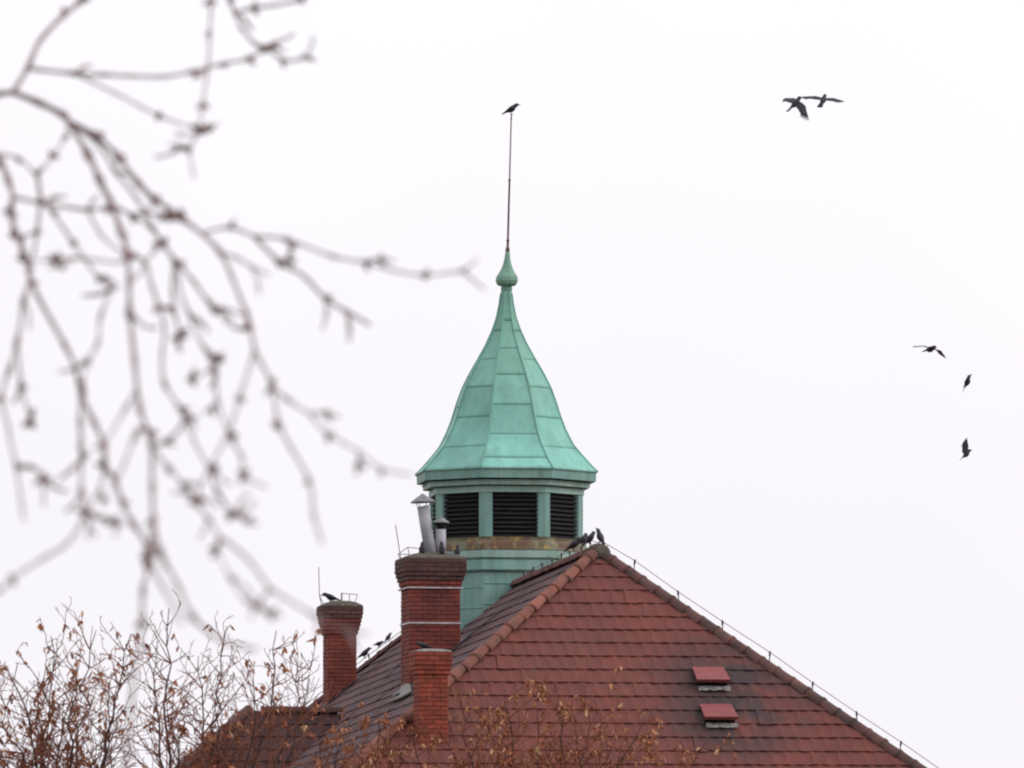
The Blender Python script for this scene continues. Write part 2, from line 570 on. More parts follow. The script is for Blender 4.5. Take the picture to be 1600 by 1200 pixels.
# ------------------------------------------------------------------ roof vents
for vp in VENTS:
    ax, dn = Q, (-R - UP * K).normalized()
    fr = Matrix((ax, -dn, NF)).transposed().to_4x4(); fr.translation = vp
    b = MB()
    hw = 0.29
    b.add([fr @ Vector(p) for p in [(-hw + .03, -.20, 0.02), (hw - .03, -.20, 0.02), (hw - .03, .24, 0.02), (-hw + .03, .24, 0.02),
                                   (-hw + .03, -.20, .20), (hw - .03, -.20, .20), (hw - .03, .24, 0.06), (-hw + .03, .24, .06)]],
          [(0, 3, 2, 1), (4, 5, 6, 7), (0, 1, 5, 4), (1, 2, 6, 5), (2, 3, 7, 6), (3, 0, 4, 7)])
    box = hput('roof_vent', b, M_DARK)  # solid box painted black for the shaded throat under the hood
    box['label'] = 'small red sheet metal vent hood on the tiled hip end'
    cv = MB()
    cv.add([fr @ Vector(p) for p in [(-hw, -.30, .235), (hw, -.30, .235), (hw - .04, .27, .075), (-hw + .0, .27, .075),
                                    (-hw, -.30, .215), (hw, -.30, .215), (hw - .04, .27, .055), (-hw + .0, .27, .055)]],
           [(0, 1, 2, 3), (7, 6, 5, 4), (0, 4, 5, 1), (1, 5, 6, 2), (2, 6, 7, 3), (3, 7, 4, 0)])
    hput('cover_sheet', cv, M_VENT, box)
    lip = MB(); lip.box((-hw, -.312, .175), (hw, -.301, .236), fr); hput('front_lip', lip, M_VENT, box)
    ap = MB()
    n = 9
    lo = [(-hw + .04 + i * (2 * hw - .03) / n, -.375 - RNG.uniform(0, .04), .075) for i in range(n + 1)]
    hi = [(-hw + .04 + i * (2 * hw - .03) / n, -.28 - RNG.uniform(0, .03), .085) for i in range(n + 1)]
    ap.add([fr @ Vector(p) for p in lo + hi], [(i, i + 1, n + 2 + i, n + 1 + i) for i in range(n)])
    ap.add([fr @ (Vector(p) - Vector((0, 0, .012))) for p in lo + hi], [(n + 1 + i, n + 2 + i, i + 1, i) for i in range(n)])
    hput('apron_flashing', ap, M_PALE, box)

# ------------------------------------------------------------------ chimneys
BH, BL, BD = 0.077, 0.25, 0.12
def brick_mesh(name, l, h, mat, d=BD):
    m = MB(); e = 0.006
    x, y, z = l / 2, d, h / 2
    # front face chamfered, front is -y
    m.add([(-x, e, -z), (x, e, -z), (x, e, z), (-x, e, z), (-x + e, 0, -z + e), (x - e, 0, -z + e), (x - e, 0, z - e), (-x + e, 0, z - e),
           (-x, y, -z), (x, y, -z), (x, y, z), (-x, y, z)],
          [(4, 5, 6, 7), (0, 1, 5, 4), (1, 2, 6, 5), (2, 3, 7, 6), (3, 0, 4, 7), (0, 8, 9, 1), (2, 10, 11, 3), (1, 9, 10, 2), (3, 11, 8, 0)])
    me = m.mesh(name); me.materials.append(mat)
    return me
_cache = {}
def bmesh_for(l, mat):
    k = (round(l, 3), mat.name)
    if k not in _cache: _cache[k] = brick_mesh('brick', l - 0.012, BH - 0.011, mat)
    return _cache[k]

CA = math.radians(10.5)
RC = Vector((-math.sin(CA), math.cos(CA), 0)); QC = Vector((math.cos(CA), math.sin(CA), 0))
def chimney(name, label, fl, z0, z1, wd, extra, mat, cap_mat, cap_n, dp=None, Q=QC, R=RC, dome=1.0, top=None):
    """fl: plan position of the front-left corner (world); extra[j]: how far the course j from the top juts out"""
    dp = dp or wd
    cx = fl + Q * (wd / 2) + R * (dp / 2)
    cx = Vector((cx.x, cx.y, 0))
    n = int((z1 - z0) / BH)
    core = MB()
    prof = []
    for j in range(n):
        e = extra[j] if j < len(extra) else 0.0
        zt = z1 - j * BH
        prof.append((e, zt)); prof.append((e, zt - BH))
    ring = []
    for e, z in prof:
        a_, b_ = wd / 2 + e - 0.012, dp / 2 + e - 0.012
        ring.append([cx - Q * a_ - R * b_ + UP * z, cx + Q * a_ - R * b_ + UP * z, cx + Q * a_ + R * b_ + UP * z, cx - Q * a_ + R * b_ + UP * z])
    for q in ring: core.add(q, [])
    for i in range(len(ring) - 1):
        core.f += [(i * 4 + k, (i + 1) * 4 + k, (i + 1) * 4 + (k + 1) % 4, i * 4 + (k + 1) % 4) for k in range(4)]
    core.f.append((0, 1, 2, 3))
    ch = hput(name, core, M_MORTAR)
    ch['label'] = label
    hidden = MB()
    for j in range(n):
        e = extra[j] if j < len(extra) else 0.0
        z = z1 - (j + 0.5) * BH
        mt = cap_mat if j < cap_n else mat
        for side in range(4):
            wl_ = (wd if side % 2 == 0 else dp) + 2 * e
            tdir = (Q, R, -Q, -R)[side]
            ndir = (-R, Q, R, -Q)[side]
            half_d = (dp if side % 2 == 0 else wd) / 2 + e
            # running bond: whole bricks with a half at alternate ends, squeezed to fit the face
            k = max(1, round(wl_ / BL))
            ls = [1.0] * k if (j + side) % 2 else [0.5] + [1.0] * (k - 1) + [0.5]
            sc = wl_ / sum(ls)
            x = -wl_ / 2
            for l in ls:
                l *= sc
                p = cx + tdir * (x + l / 2) + ndir * (half_d + RNG.uniform(-.003, .004)) + UP * z
                x += l
                me = bmesh_for(l, mt)
                m4 = Matrix((tdir, -ndir, UP)).transposed().to_4x4(); m4.translation = p
                if side in (0, 3):
                    o = bpy.data.objects.new('brick', me); COL.objects.link(o); o.parent = ch
                    o.matrix_local = Matrix.Translation(-H0) @ m4
                else:
                    hidden.add([m4 @ v_.co for v_ in me.vertices], [tuple(f_.vertices) for f_ in me.polygons])
    o = hput('brickwork', hidden, mat, ch); o['kind'] = 'stuff'
    # mortar weathering on the top
    e = extra[0]
    cap = MB()
    a_, b_ = wd / 2 + e, dp / 2 + e
    rr = []
    for s, dz in ((0.99, 0.003), (0.97, 0.03), (0.72, 0.09), (0.45, 0.125), (0.2, 0.135)):
        rr.append([cx + Q * (sx * a_ * s) + R * (sy * b_ * s) + UP * (z1 + dz * dome) for sx, sy in ((-1, -1), (0, -1), (1, -1), (1, 0), (1, 1), (0, 1), (-1, 1), (-1, 0))])
    for q in rr: cap.add(q, [])
    for i in range(len(rr) - 1):
        cap.f += [(i * 8 + k, i * 8 + (k + 1) % 8, (i + 1) * 8 + (k + 1) % 8, (i + 1) * 8 + k) for k in range(8)]
    cap.f.append(tuple((len(rr) - 1) * 8 + k for k in range(8)))
    hput('mortar_cap', cap, top or M_CAPMORTAR, ch)
    # lead apron where it meets the roof
    return ch, cx, n

def zat(u, v, p):
    """height at which the sight line (u, v) passes the ground distance of p"""
    return at(u, v, p.y).z

# main chimney on the side slope
mfl = hit(640, 1075, P, NL)
MAINW = 80.0 * (mfl.y / FPX) / math.cos(PHI)
z_top = zat(640, 873, mfl)
ex = [0.10, 0.10, 0.10, 0.085, 0.06, 0.035, 0.015, 0.0]
main_ch, MC, _n = chimney('brick_chimney', 'tall square brick chimney with two white straps and two steel flues', mfl, mfl.z - 1.6, z_top, MAINW, ex, M_BRICK, M_BRICK_D, 5)
MTOP = z_top
for yy in (918, 973):
    zz = zat(640, yy, mfl)
    s_ = MB(); a_ = MAINW / 2 + 0.012
    if yy == 918: a_ += 0.03
    for tdir, ndir in ((QC, -RC), (RC, QC), (-QC, RC), (-RC, -QC)):
        m4 = Matrix((tdir, -ndir, UP)).transposed().to_4x4(); m4.translation = MC + ndir * a_ + UP * zz
        h_ = .012 if yy == 918 else .017
        s_.box((-a_ - .006, -.006, -h_), (a_ - .002, .006, h_), m4)
    hput('steel_strap', s_, M_STRAP, main_ch)

def flue(u0, v0, u1, v1, rpx, cap_w, cap_v, apex_v, dpt, dark):
    a = at(u0, v0, dpt); a.z = MTOP + 0.02
    b = at(u1, v1, dpt)
    r = rpx * dpt / FPX
    m = MB(); m.tube([a, a.lerp(b, .49), a.lerp(b, .5), b], [r, r, r * 1.03, r * 1.03], 16)
    hput('flue_pipe', m, M_STEEL, main_ch, True).data.polygons.foreach_set('use_smooth', [True] * 0 or [True] * len(m.f))
    ax = (b - a).normalized()
    ax = (ax + UP * 2).normalized()
    q = Quaternion((0, 0, 1), 0)
    rot = UP.rotation_difference(ax).to_matrix().to_4x4()
    hc = at(u1, cap_v, dpt) - b
    h1 = hc.length
    cp = MB()
    cr = cap_w * dpt / FPX
    hh = (cap_v - apex_v) * dpt / FPX
    cp.lathe([(0.01, -0.01), (cr, -0.015), (cr, 0.0), (cr * .12, hh), (0.005, hh + .01)], 18)
    m4 = Matrix.Translation(b + ax * h1) @ rot
    cp.v = [tuple(m4 @ Vector(p)) for p in cp.v]
    hput('rain_cap', cp, M_CAPSTEEL, main_ch)
    if dark:
        k = MB(); k.tube([b - ax * .01, b + ax * h1], [r * .85, r * 1.25], 14); hput('draught_collar', k, M_DARK, main_ch, True)
    else:
        for k_ in range(4):
            an = k_ * math.pi / 2 + .5
            o_ = Vector((math.cos(an), math.sin(an), 0))
            k = MB(); k.tube([b + o_ * r * .95 - ax * .03, b + o_ * r * 1.5 + ax * (h1 + .005)], .008, 5); hput('cap_strut', k, M_STEEL, main_ch)
flue(674, 862, 661, 791, 9.2, 19.5, 784, 772, MC.y + 0.1, False)
flue(689, 862, 689, 827, 7.5, 13.5, 816, 808, MC.y + 0.15, True)

# left chimney near the rear hip
lfl = hit(512, 1104, P, NL)
LCW = 46.0 * (lfl.y / FPX)
z_l = zat(512, 948, lfl)
left_ch, LC, _n = chimney('brick_chimney', 'lone brick chimney with flared corbelled top behind the bare tree', lfl, lfl.z - 1.2, z_l, LCW,
                          [0.115, 0.115, 0.10, 0.085, 0.07, 0.05, 0.03, 0.0], M_BRICK, M_BRICK_D, 3)
# small chimney on the front slope beside the hip
sfl = hit(654, 1168, P, NF)
SCW = 47.0 * (sfl.y / FPX)
z_s = zat(654, 1018, sfl)
small_ch, SCN, _n = chimney('brick_chimney', 'short orange-red brick chimney rising from the hip end below the main stack', sfl, sfl.z - 1.0, z_s, SCW,
                            [0.065, 0.065, 0.065, 0.05, 0.03, 0.0], M_BRICK_O, M_BRICK_O, 1, dome=.45, top=M_PALE)
# flashings
def slope_flash(cx, half, parent, n, downh, along, r_out=0.12):
    m = MB()
    d = (downh - UP * K)
    for (s0, s1, t0, t1) in ((-1, 1, 1, 1.35), (-1.3, -1, -1, 1.35), (1, 1.3, -1, 1.35), (-1.3, 1.3, -1.35, -1)):
        q = []
        for s, t_ in ((s0, t0), (s1, t0), (s1, t1), (s0, t1)):
            b_ = cx + along * (s * half) + downh * (t_ * half)
            # height of the slope there
            z = PZ - K * max(0.0, (b_ - P).dot(downh))
            q.append(Vector((b_.x, b_.y, z + 0.075)))
        m.add(q + [p - UP * .02 for p in q], [(0, 1, 2, 3), (7, 6, 5, 4), (0, 4, 5, 1), (1, 5, 6, 2), (2, 6, 7, 3), (3, 7, 4, 0)])
    return hput('flashing', m, M_LEAD, parent)
slope_flash(MC, MAINW / 2, main_ch, NL, -Q, R)
slope_flash(LC, LCW / 2, left_ch, NL, -Q, R)
# pale mended patch beside the main chimney
pt = MB()
pc = [hit(u, v, P + NL * .09, NL) for u, v in ((600, 1099), (624, 1086), (627, 1068), (640, 1068), (642, 1080), (628, 1088))]
pt.add(pc + [p - NL * .03 for p in pc], [tuple(range(6)), tuple(reversed(range(6, 12)))] + [(i, i + 6, (i + 1) % 6 + 6, (i + 1) % 6) for i in range(6)])
hput('patch_sheet', pt, M_PALE, D_L)

# thin lightning rods and wire frames on the chimneys
def wire_part(pts, r, parent, name='lightning_wire', mat=None):
    m = MB(); m.tube(pts, r, 5); return hput(name, m, mat or M_WIRE, parent)
dpt = MC.y
wire_part([at(626, 872, dpt), at(622, 845, dpt), at(618, 820, dpt)], .009, main_ch, 'lightning_rod')
for a_, b_ in (((622, 866), (640, 866)), ((622, 866), (637, 855)), ((637, 855), (655, 857)), ((637, 855), (641, 872)), ((622, 866), (626, 876))):
    wire_part([at(*a_, dpt), at(*b_, dpt)], .008, main_ch)
dpt = LC.y
wire_part([at(503, 948, dpt), at(499, 930, dpt), at(498, 886, dpt)], .009, left_ch, 'lightning_rod')
for a_, b_ in (((499, 931), (512, 931)), ((534, 944), (534, 926)), ((534, 927), (559, 929)), ((559, 929), (553, 945)), ((546, 928), (546, 944)), ((499, 931), (507, 946))):
    wire_part([at(*a_, dpt), at(*b_, dpt)], .008 if a_ != (534, 944) else .018, left_ch)

# ------------------------------------------------------------------ copper turret
for k in range(2000):
    TC = P + R * (k * 0.01)
    if project(TC)[0] <= 791: break
TD = TC.y
PXM = TD / FPX                        # metres per photo pixel at the turret
A0 = math.radians(-15.5)              # bearing of the first corner, seen from the camera side
TCX = Vector((TC.x, TC.y, 0))
def tz(v): return at(791, v, TD).z

def copper(name, base, c2, stain=0.35, rough=0.55, dome=False):
    n = Nodes(name, rough)
    f = n.range(n.noise(3.0, 6, (1, 1, 0.35)), 0.3, 0.7)
    a = n.mix(f, base, c2)
    v = n.range(n.random(), 0, 1, 0.88, 1.1)
    cc = n.t.nodes.new('ShaderNodeCombineColor')
    for i in range(3): n.link(v, cc.inputs[i])
    a = n.mix(1.0, a, cc.outputs[0], 'MULTIPLY')
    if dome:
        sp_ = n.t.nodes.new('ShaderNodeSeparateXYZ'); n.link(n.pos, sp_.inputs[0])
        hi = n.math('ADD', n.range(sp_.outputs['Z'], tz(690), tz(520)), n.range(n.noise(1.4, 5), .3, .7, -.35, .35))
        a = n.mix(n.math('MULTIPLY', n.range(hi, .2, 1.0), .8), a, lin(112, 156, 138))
    s = n.range(n.noise(5.5, 5, (1, 1, 0.12)), 0.52, 0.72)
    a = n.mix(n.math('MULTIPLY', s, stain), a, lin(96, 122, 98))
    s3 = n.range(n.noise(11, 5, (1, 1, 0.06)), 0.5, 0.68)
    a = n.mix(n.math('MULTIPLY', s3, stain * .7), a, lin(92, 128, 116))
    s4 = n.range(n.noise(1.3, 5, (1, 1, .7)), .50, .68)
    a = n.mix(n.math('MULTIPLY', s4, stain), a, lin(96, 140, 130))
    s2 = n.range(n.noise(9, 4, (1, 1, 0.5)), 0.60, 0.75)
    a = n.mix(n.math('MULTIPLY', s2, stain * 0.8), a, lin(110, 110, 84))
    return n.done(a, n.noise(3.2, 4), 0.45, 0.04)
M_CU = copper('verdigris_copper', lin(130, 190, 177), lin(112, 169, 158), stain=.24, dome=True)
M_CU4 = copper('pale_grey_copper', lin(150, 174, 166), lin(126, 156, 150), 0.5)
M_CU2 = copper('dull_verdigris_copper', lin(130, 164, 156), lin(108, 146, 142), 0.7)
M_CU3 = copper('finial_copper', lin(120, 156, 138), lin(102, 136, 120), 0.5)
M_SEAM = copper('seam_copper', lin(114, 170, 156), lin(102, 154, 142), 0.4)
nr = Nodes('rust_stained_copper', 0.75)
f1 = nr.range(nr.noise(2.6, 5, (1, 1, .6)), 0.40, 0.62)
colr = nr.mix(f1, lin(98, 76, 62), lin(112, 116, 96))
colr = nr.mix(nr.range(nr.noise(3.6, 4), 0.55, 0.68), colr, lin(158, 136, 84))
colr = nr.mix(nr.range(nr.noise(2.2, 4, (1, 1, .2)), 0.58, 0.66), colr, lin(164, 186, 160))
am_ = A0 + 2.5 * math.pi / 4
_c = TCX + Vector((math.sin(am_), -math.cos(am_), 0)) * (128 * PXM) + UP * tz(855)
colr = nr.mix(nr.math('MULTIPLY', nr.ball(_c, .25, .75), nr.range(nr.noise(3.0, 4), .38, .5, .25, 1)), colr, lin(176, 190, 160))
M_RUST = nr.done(colr, nr.noise(12, 4), 0.3)
nl_ = Nodes('louvre_timber', 0.85)
M_LOUVRE = nl_.done(nl_.mix(nl_.range(nl_.noise(6, 4, (1, 1, 4)), .35, .65), lin(44, 40, 42), lin(30, 28, 30)), nl_.noise(30, 3), .2)
M_ROD = mottled('rod_iron', lin(104, 76, 78), lin(84, 62, 66), 3, 0.6, vary=0, bump=.05)

def oct_ring(prof_px, name, mat, parent, cap=False):
    m = MB()
    m.lathe([(r * PXM, z) for r, z in prof_px], 8, TCX, A0, cap)
    return hput(name, m, mat, parent)
# body below the louvres goes down through the roof
turret = oct_ring([(131, tz(1080)), (131, tz(901)), (133, tz(900.5))], 'turret', M_CU2, house)
turret['label'] = 'octagonal green copper turret with louvred lantern and bell-shaped dome'
oct_ring([(133, tz(900)), (138, tz(897)), (138, tz(882)), (135, tz(881))], 'base_band', M_CU2, turret)
oct_ring([(135.2, tz(880.8)), (140, tz(878)), (140, tz(867)), (126, tz(866))], 'base_moulding', M_CU4, turret)
# upright seams on the base faces
for fi in range(8):
    a1, a2 = A0 + fi * math.pi / 4, A0 + (fi + 1) * math.pi / 4
    p1 = Vector((math.sin(a1), -math.cos(a1), 0)); 
    for vv in (918, 950, 990):
        p2 = Vector((math.sin(a2), -math.cos(a2), 0))
        rr = 131.4 * PXM
        q1, q2 = TCX + p1 * rr + UP * tz(vv + (6 if fi % 2 else 0)), TCX + p2 * rr + UP * tz(vv + (6 if fi % 2 else 0))
        m = MB(); m.tube([q1, q2], .012, 5); hput('seam', m, M_SEAM, turret)
# rusty sill
oct_ring([(128, tz(866)), (133, tz(865.5)), (131, tz(856)), (126.5, tz(850)), (127.5, tz(846)), (116, tz(845))], 'sill_band', M_RUST, turret)
# corner posts
zb, ztp = tz(845.2), tz(776)
RB = 124.5 * PXM
for i in range(8):
    a = A0 + i * math.pi / 4
    pv = Vector((math.sin(a), -math.cos(a), 0)) * RB
    def along(s, wpx):
        b = a + s * math.pi / 4
        e = Vector((math.sin(b), -math.cos(b), 0)) * RB
        return pv + (e - pv).normalized() * wpx * PXM
    l_, r_ = along(-1, 11.5), along(1, 11.5)
    inn = 0.88
    ring = [l_, pv, r_, r_ * inn, pv * inn, l_ * inn]
    m = MB()
    m.add([TCX + q + UP * zb for q in ring] + [TCX + q + UP * ztp for q in ring],
          [(k, (k + 1) % 6, (k + 1) % 6 + 6, k + 6) for k in range(6)] + [(6, 7, 10, 11), (7, 8, 9, 10)])
    hput('corner_post', m, M_CU2, turret)
    # louvre blades of the face that starts at this corner
    b = a + math.pi / 4
    e = Vector((math.sin(b), -math.cos(b), 0)) * RB
    tdir = (e - pv).normalized()
    am = a + math.pi / 8
    ndir = Vector((math.sin(am), -math.cos(am), 0))
    ctr = (pv + e) / 2
    hw = (e - pv).length / 2 - 11.5 * PXM + .004
    nb = 10
    for k in range(nb):
        zc = zb + (ztp - zb) * (k + .5) / nb
        m4 = Matrix((tdir, -ndir, UP)).transposed().to_4x4()
        m4.translation = TCX + ctr - ndir * 0.085 + UP * zc
        m4 = m4 @ Matrix.Rotation(math.radians(38), 4, 'X') @ Matrix.Rotation(RNG.uniform(-.012, .012), 4, 'Y')
        m = MB(); m.box((-hw, -.07, -.008), (hw, .07, .008), m4)
        hput('louvre_blade', m, M_LOUVRE, turret)
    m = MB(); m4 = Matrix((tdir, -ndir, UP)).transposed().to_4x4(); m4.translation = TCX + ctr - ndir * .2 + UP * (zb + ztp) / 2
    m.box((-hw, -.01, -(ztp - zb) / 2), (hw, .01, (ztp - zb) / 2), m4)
    hput('louvre_shade_sheet', m, M_DARK, turret)  # black sheet added behind the blades, standing in for the unlit interior
# frieze and cornice
oct_ring([(112, tz(776.1)), (126.3, tz(776)), (126.3, tz(767)), (122, tz(766))], 'frieze', M_CU4, turret)
oct_ring([(120, tz(765.8)), (135.5, tz(764.8)), (136, tz(759)), (138, tz(758.5)), (138, tz(757.5)), (124, tz(756.8))], 'lower_cornice', M_CU4, turret)
oct_ring([(124, tz(755.2)), (145.5, tz(755)), (146, tz(742)), (148.5, tz(741)), (148.5, tz(739.5)), (140, tz(738))], 'eaves_fascia', M_CU2, turret)
# dome sheets
PROF = [(740, 142.5), (734, 136.5), (727, 129.5), (720, 123.5), (708, 113), (696.7, 104), (675, 93), (653, 84.5), (630, 77.5), (606.7, 69), (583, 57), (560, 43.5), (538, 31.5), (516.7, 22), (497, 15.2), (475, 10.8), (453, 8)]
def prof_r(v):
    if v >= PROF[0][0]: return PROF[0][1] / .964
    for (v0, r0), (v1, r1) in zip(PROF[:-1], PROF[1:]):
        if v1 <= v <= v0:
            t_ = (v0 - v) / (v0 - v1)
            return (r0 + (r1 - r0) * t_) / .964
    return PROF[-1][1] / .964
seamsA = [740, 723, 684, 637, 589, 546, 502, 453]
seamsB = [740, 703, 656, 608, 563, 518, 453]
def corner(i, r, z, out=0.0):
    a = A0 + i * math.pi / 4
    return TCX + Vector((math.sin(a), -math.cos(a), 0)) * (r * PXM + out) + UP * z
for fi in range(8):
    seams = seamsA if fi % 2 == 0 else seamsB
    for v0, v1 in zip(seams[:-1], seams[1:]):
        vs = sorted({v0, v1} | {vv for vv in range(460, 740, 6) if v1 < vv < v0}, reverse=True)
        m = MB(); o = 0
        sag = RNG.uniform(-.006, .006)
        for k, vv in enumerate(vs):
            lap = 0.008 * (1 - k / (len(vs) - 1))
            z = tz(vv - (0 if k else -0.5))
            c1, c2 = corner(fi, prof_r(vv), z, lap), corner(fi + 1, prof_r(vv), z, lap)
            am = A0 + (fi + .5) * math.pi / 4
            cm = c1.lerp(c2, .5) + Vector((math.sin(am), -math.cos(am), 0)) * (sag * math.sin(math.pi * k / (len(vs) - 1)))
            m.add([c1, cm, c2], [])
        for k in range(len(vs) - 1):
            m.f += [(k * 3 + q, k * 3 + q + 1, k * 3 + q + 4, k * 3 + q + 3) for q in (0, 1)]
        # turned-down lower edge
        base = len(m.v)
        low = [Vector(p) - Vector((p[0] - TCX.x, p[1] - TCX.y, 0)).normalized() * 0.02 - UP * .006 for p in m.v[:3]]
        m.add(low, []); m.f += [(base, base + 1, 1, 0), (base + 1, base + 2, 2, 1)]
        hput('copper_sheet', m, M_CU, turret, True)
# rolls along the dome's corners
for i in range(8):
    m = MB()
    vs = list(range(740, 452, -6))
    m.tube([corner(i, prof_r(v), tz(v), .008) for v in vs], [.017 if v > 560 else .007 + .010 * (v - 452) / 108 for v in vs], 6)
    hput('corner_roll', m, M_SEAM, turret, True)
# finial
def pos_leaning(v):
    # the rod leans very slightly to the right
    x = 791.5 + max(0, (450 - v)) * (7.5 / 272)
    return x
fn = MB()
fp = [(455, 8.6), (449.5, 9.5), (449, 8), (447, 9), (446.5, 13), (444, 16), (439, 18), (433, 17.4), (427, 13.5), (420, 9.5), (412, 6.6), (403, 4.6), (394, 3.6), (392, 3.4)]
o = len(fn.v); n = 16
for v, r in fp:
    c_ = at(pos_leaning(v), v, TD)
    for k in range(n):
        an = 2 * math.pi * k / n
        rr = r * PXM * (1 + (.03 if k % 2 else -.03))
        fn.v.append((c_.x + rr * math.sin(an), c_.y - rr * math.cos(an), c_.z))
for i in range(len(fp) - 1):
    fn.f += [(i * n + k, i * n + (k + 1) % n, (i + 1) * n + (k + 1) % n, (i + 1) * n + k) for k in range(n)]
hput('finial_bulb', fn, M_CU3, turret)
rod = MB()
rp = [(393, 3.6), (388, 3.2), (386, 2.0), (378, 1.9), (377, 2.5), (375, 2.5), (374, 1.7), (283, 1.45), (282.5, 2.0), (280, 2.0), (279.5, 1.2), (190, 1.0), (186, 1.3), (179, .9)]
rod.tube([at(pos_leaning(v), v, TD) for v, r in rp], [r * PXM for v, r in rp], 10)
hput('spire_rod', rod, M_ROD, turret, True)
ROD_TOP = at(pos_leaning(179), 179, TD)

# ------------------------------------------------------------------ lightning conductor along hips and ridge
def conductor(a, d, name, dists, hgt, sag, end_free=None):
    d = d.normalized()
    wpts = []
    root = None
    posts = []
    for s in dists:
        b = a + d * s + UP * 0.10
        t_ = b + UP * hgt * RNG.uniform(.75, 1.15) + Q * RNG.uniform(-.03, .03)
        posts.append((b, t_))
    for (b0, t0), (b1, t1) in zip(posts[:-1], posts[1:]):
        for k in range(6):
            f = k / 6
            wpts.append(t0.lerp(t1, f) + UP * (sag * 4 * f * (1 - f) * RNG.uniform(.5, 1.5)))
    wpts.append(posts[-1][1])
    if end_free: wpts = [end_free] + wpts
    m = MB(); m.tube(wpts, .0075, 5)
    root = hput('lightning_conductor', m, M_WIRE, house)
    for b, t_ in posts:
        q = MB(); q.tube([b - UP * .06, b + (t_ - b) * .55, b + (t_ - b) * .6, t_ + UP * .02], [.010, .010, .018, .018], 6)
        hput('wire_bracket', q, M_BRACKET, root)
    return wpts
# posts of the right hip, from where they stand in the photo
hd = HRd.normalized()
def hip_s(u):
    lo, hi = 0, 20
    for _ in range(40):
        m_ = (lo + hi) / 2
        if project(P + hd * m_)[0] < u: lo = m_
        else: hi = m_
    return lo
conductor(P, hd, 'right', [hip_s(u) for u in (990, 1061, 1129, 1202, 1269, 1339, 1406, 1475, 1545)], .15, .0, P + UP * .16 + Q * .1)
conductor(P, R, 'ridge', [1.0 + i * 1.3 for i in range(8)], .14, -.01, P + UP * .16)
bh = (R - Q - UP * K).normalized()
REARW = conductor(PB, bh, 'rear', [0.3 + i * 1.15 for i in range(7)], .12, -.01)

# ------------------------------------------------------------------ birds
nb_ = Nodes('black_plumage', 0.5)
M_BIRD = nb_.done(nb_.mix(nb_.range(nb_.noise(30, 3), .35, .65), lin(46, 42, 52), lin(34, 31, 38)), nb_.noise(160, 2), .2)
M_WING = mottled('black_wing_feathers', lin(40, 36, 44), lin(28, 26, 32), 40, 0.45, vary=0.1, bump=.2)
M_LEG = mottled('dark_leg', lin(50, 42, 42), lin(40, 36, 36), 30, 0.7, vary=0, bump=0)
M_EYE = mottled('pale_eye', lin(190, 190, 180), lin(170, 170, 160), 30, 0.2, vary=0, bump=0)
BL_ = 0.37
SPINE = [(-.50, -.10, .006, .050), (-.40, -.075, .012, .050), (-.30, -.045, .020, .047), (-.19, -.005, .055, .066), (-.10, .015, .095, .092), (0, .03, .117, .105),
         (.10, .055, .118, .105), (.17, .09, .098, .088), (.22, .125, .078, .072), (.27, .15, .074, .068), (.32, .155, .064, .058), (.36, .148, .042, .036),
         (.385, .14, .022, .018), (.43, .13, .014, .010), (.485, .112, .003, .003)]
def body_mesh(pitch, crouch=False, headturn=0.0, tail_fan=1.0):
    m = MB(); n = 12
    for i, (x, z, h, w_) in enumerate(SPINE):
        if x < -.25: w_ *= tail_fan
        for k in range(n):
            an = 2 * math.pi * k / n
            p = Vector((x, 1.2 * w_ * math.cos(an), z + 1.18 * h * math.sin(an)))
            if x > .15 and headturn:
                f = min(1, (x - .15) / .12)
                c_ = Vector((.22, 0, .125))
                p = c_ + Matrix.Rotation(headturn * f, 3, 'Z') @ (p - c_)
            m.v.append(tuple((Matrix.Rotation(-pitch, 3, 'Y') @ p) * BL_))
    for i in range(len(SPINE) - 1):
        m.f += [(i * n + k, i * n + (k + 1) % n, (i + 1) * n + (k + 1) % n, (i + 1) * n + k) for k in range(n)]
    m.f.append(tuple(reversed(range(n)))); m.f.append(tuple((len(SPINE) - 1) * n + k for k in range(n)))
    m.f = [tuple(reversed(f_)) for f_ in m.f]
    return m
def folded_wing(side, pitch):
    m = MB(); n = 8
    sec = [(.17, .07, .03, .012, .070), (.10, .06, .085, .026, .088), (0, .045, .095, .030, .092), (-.12, .02, .075, .026, .080), (-.25, -.02, .045, .018, .052), (-.38, -.055, .022, .012, .030), (-.45, -.075, .006, .006, .016)]
    for x, z, h, t_, off in sec:
        for k in range(n):
            an = 2 * math.pi * k / n
            p = Vector((x, side * (1.2 * off + t_ * math.cos(an)), z + .012 + h * math.sin(an)))
            m.v.append(tuple((Matrix.Rotation(-pitch, 3, 'Y') @ p) * BL_))
    for i in range(len(sec) - 1):
        m.f += [(i * n + k, i * n + (k + 1) % n, (i + 1) * n + (k + 1) % n, (i + 1) * n + k) for k in range(n)]
    m.f.append(tuple(reversed(range(n)))); m.f.append(tuple((len(sec) - 1) * n + k for k in range(n)))
    return m
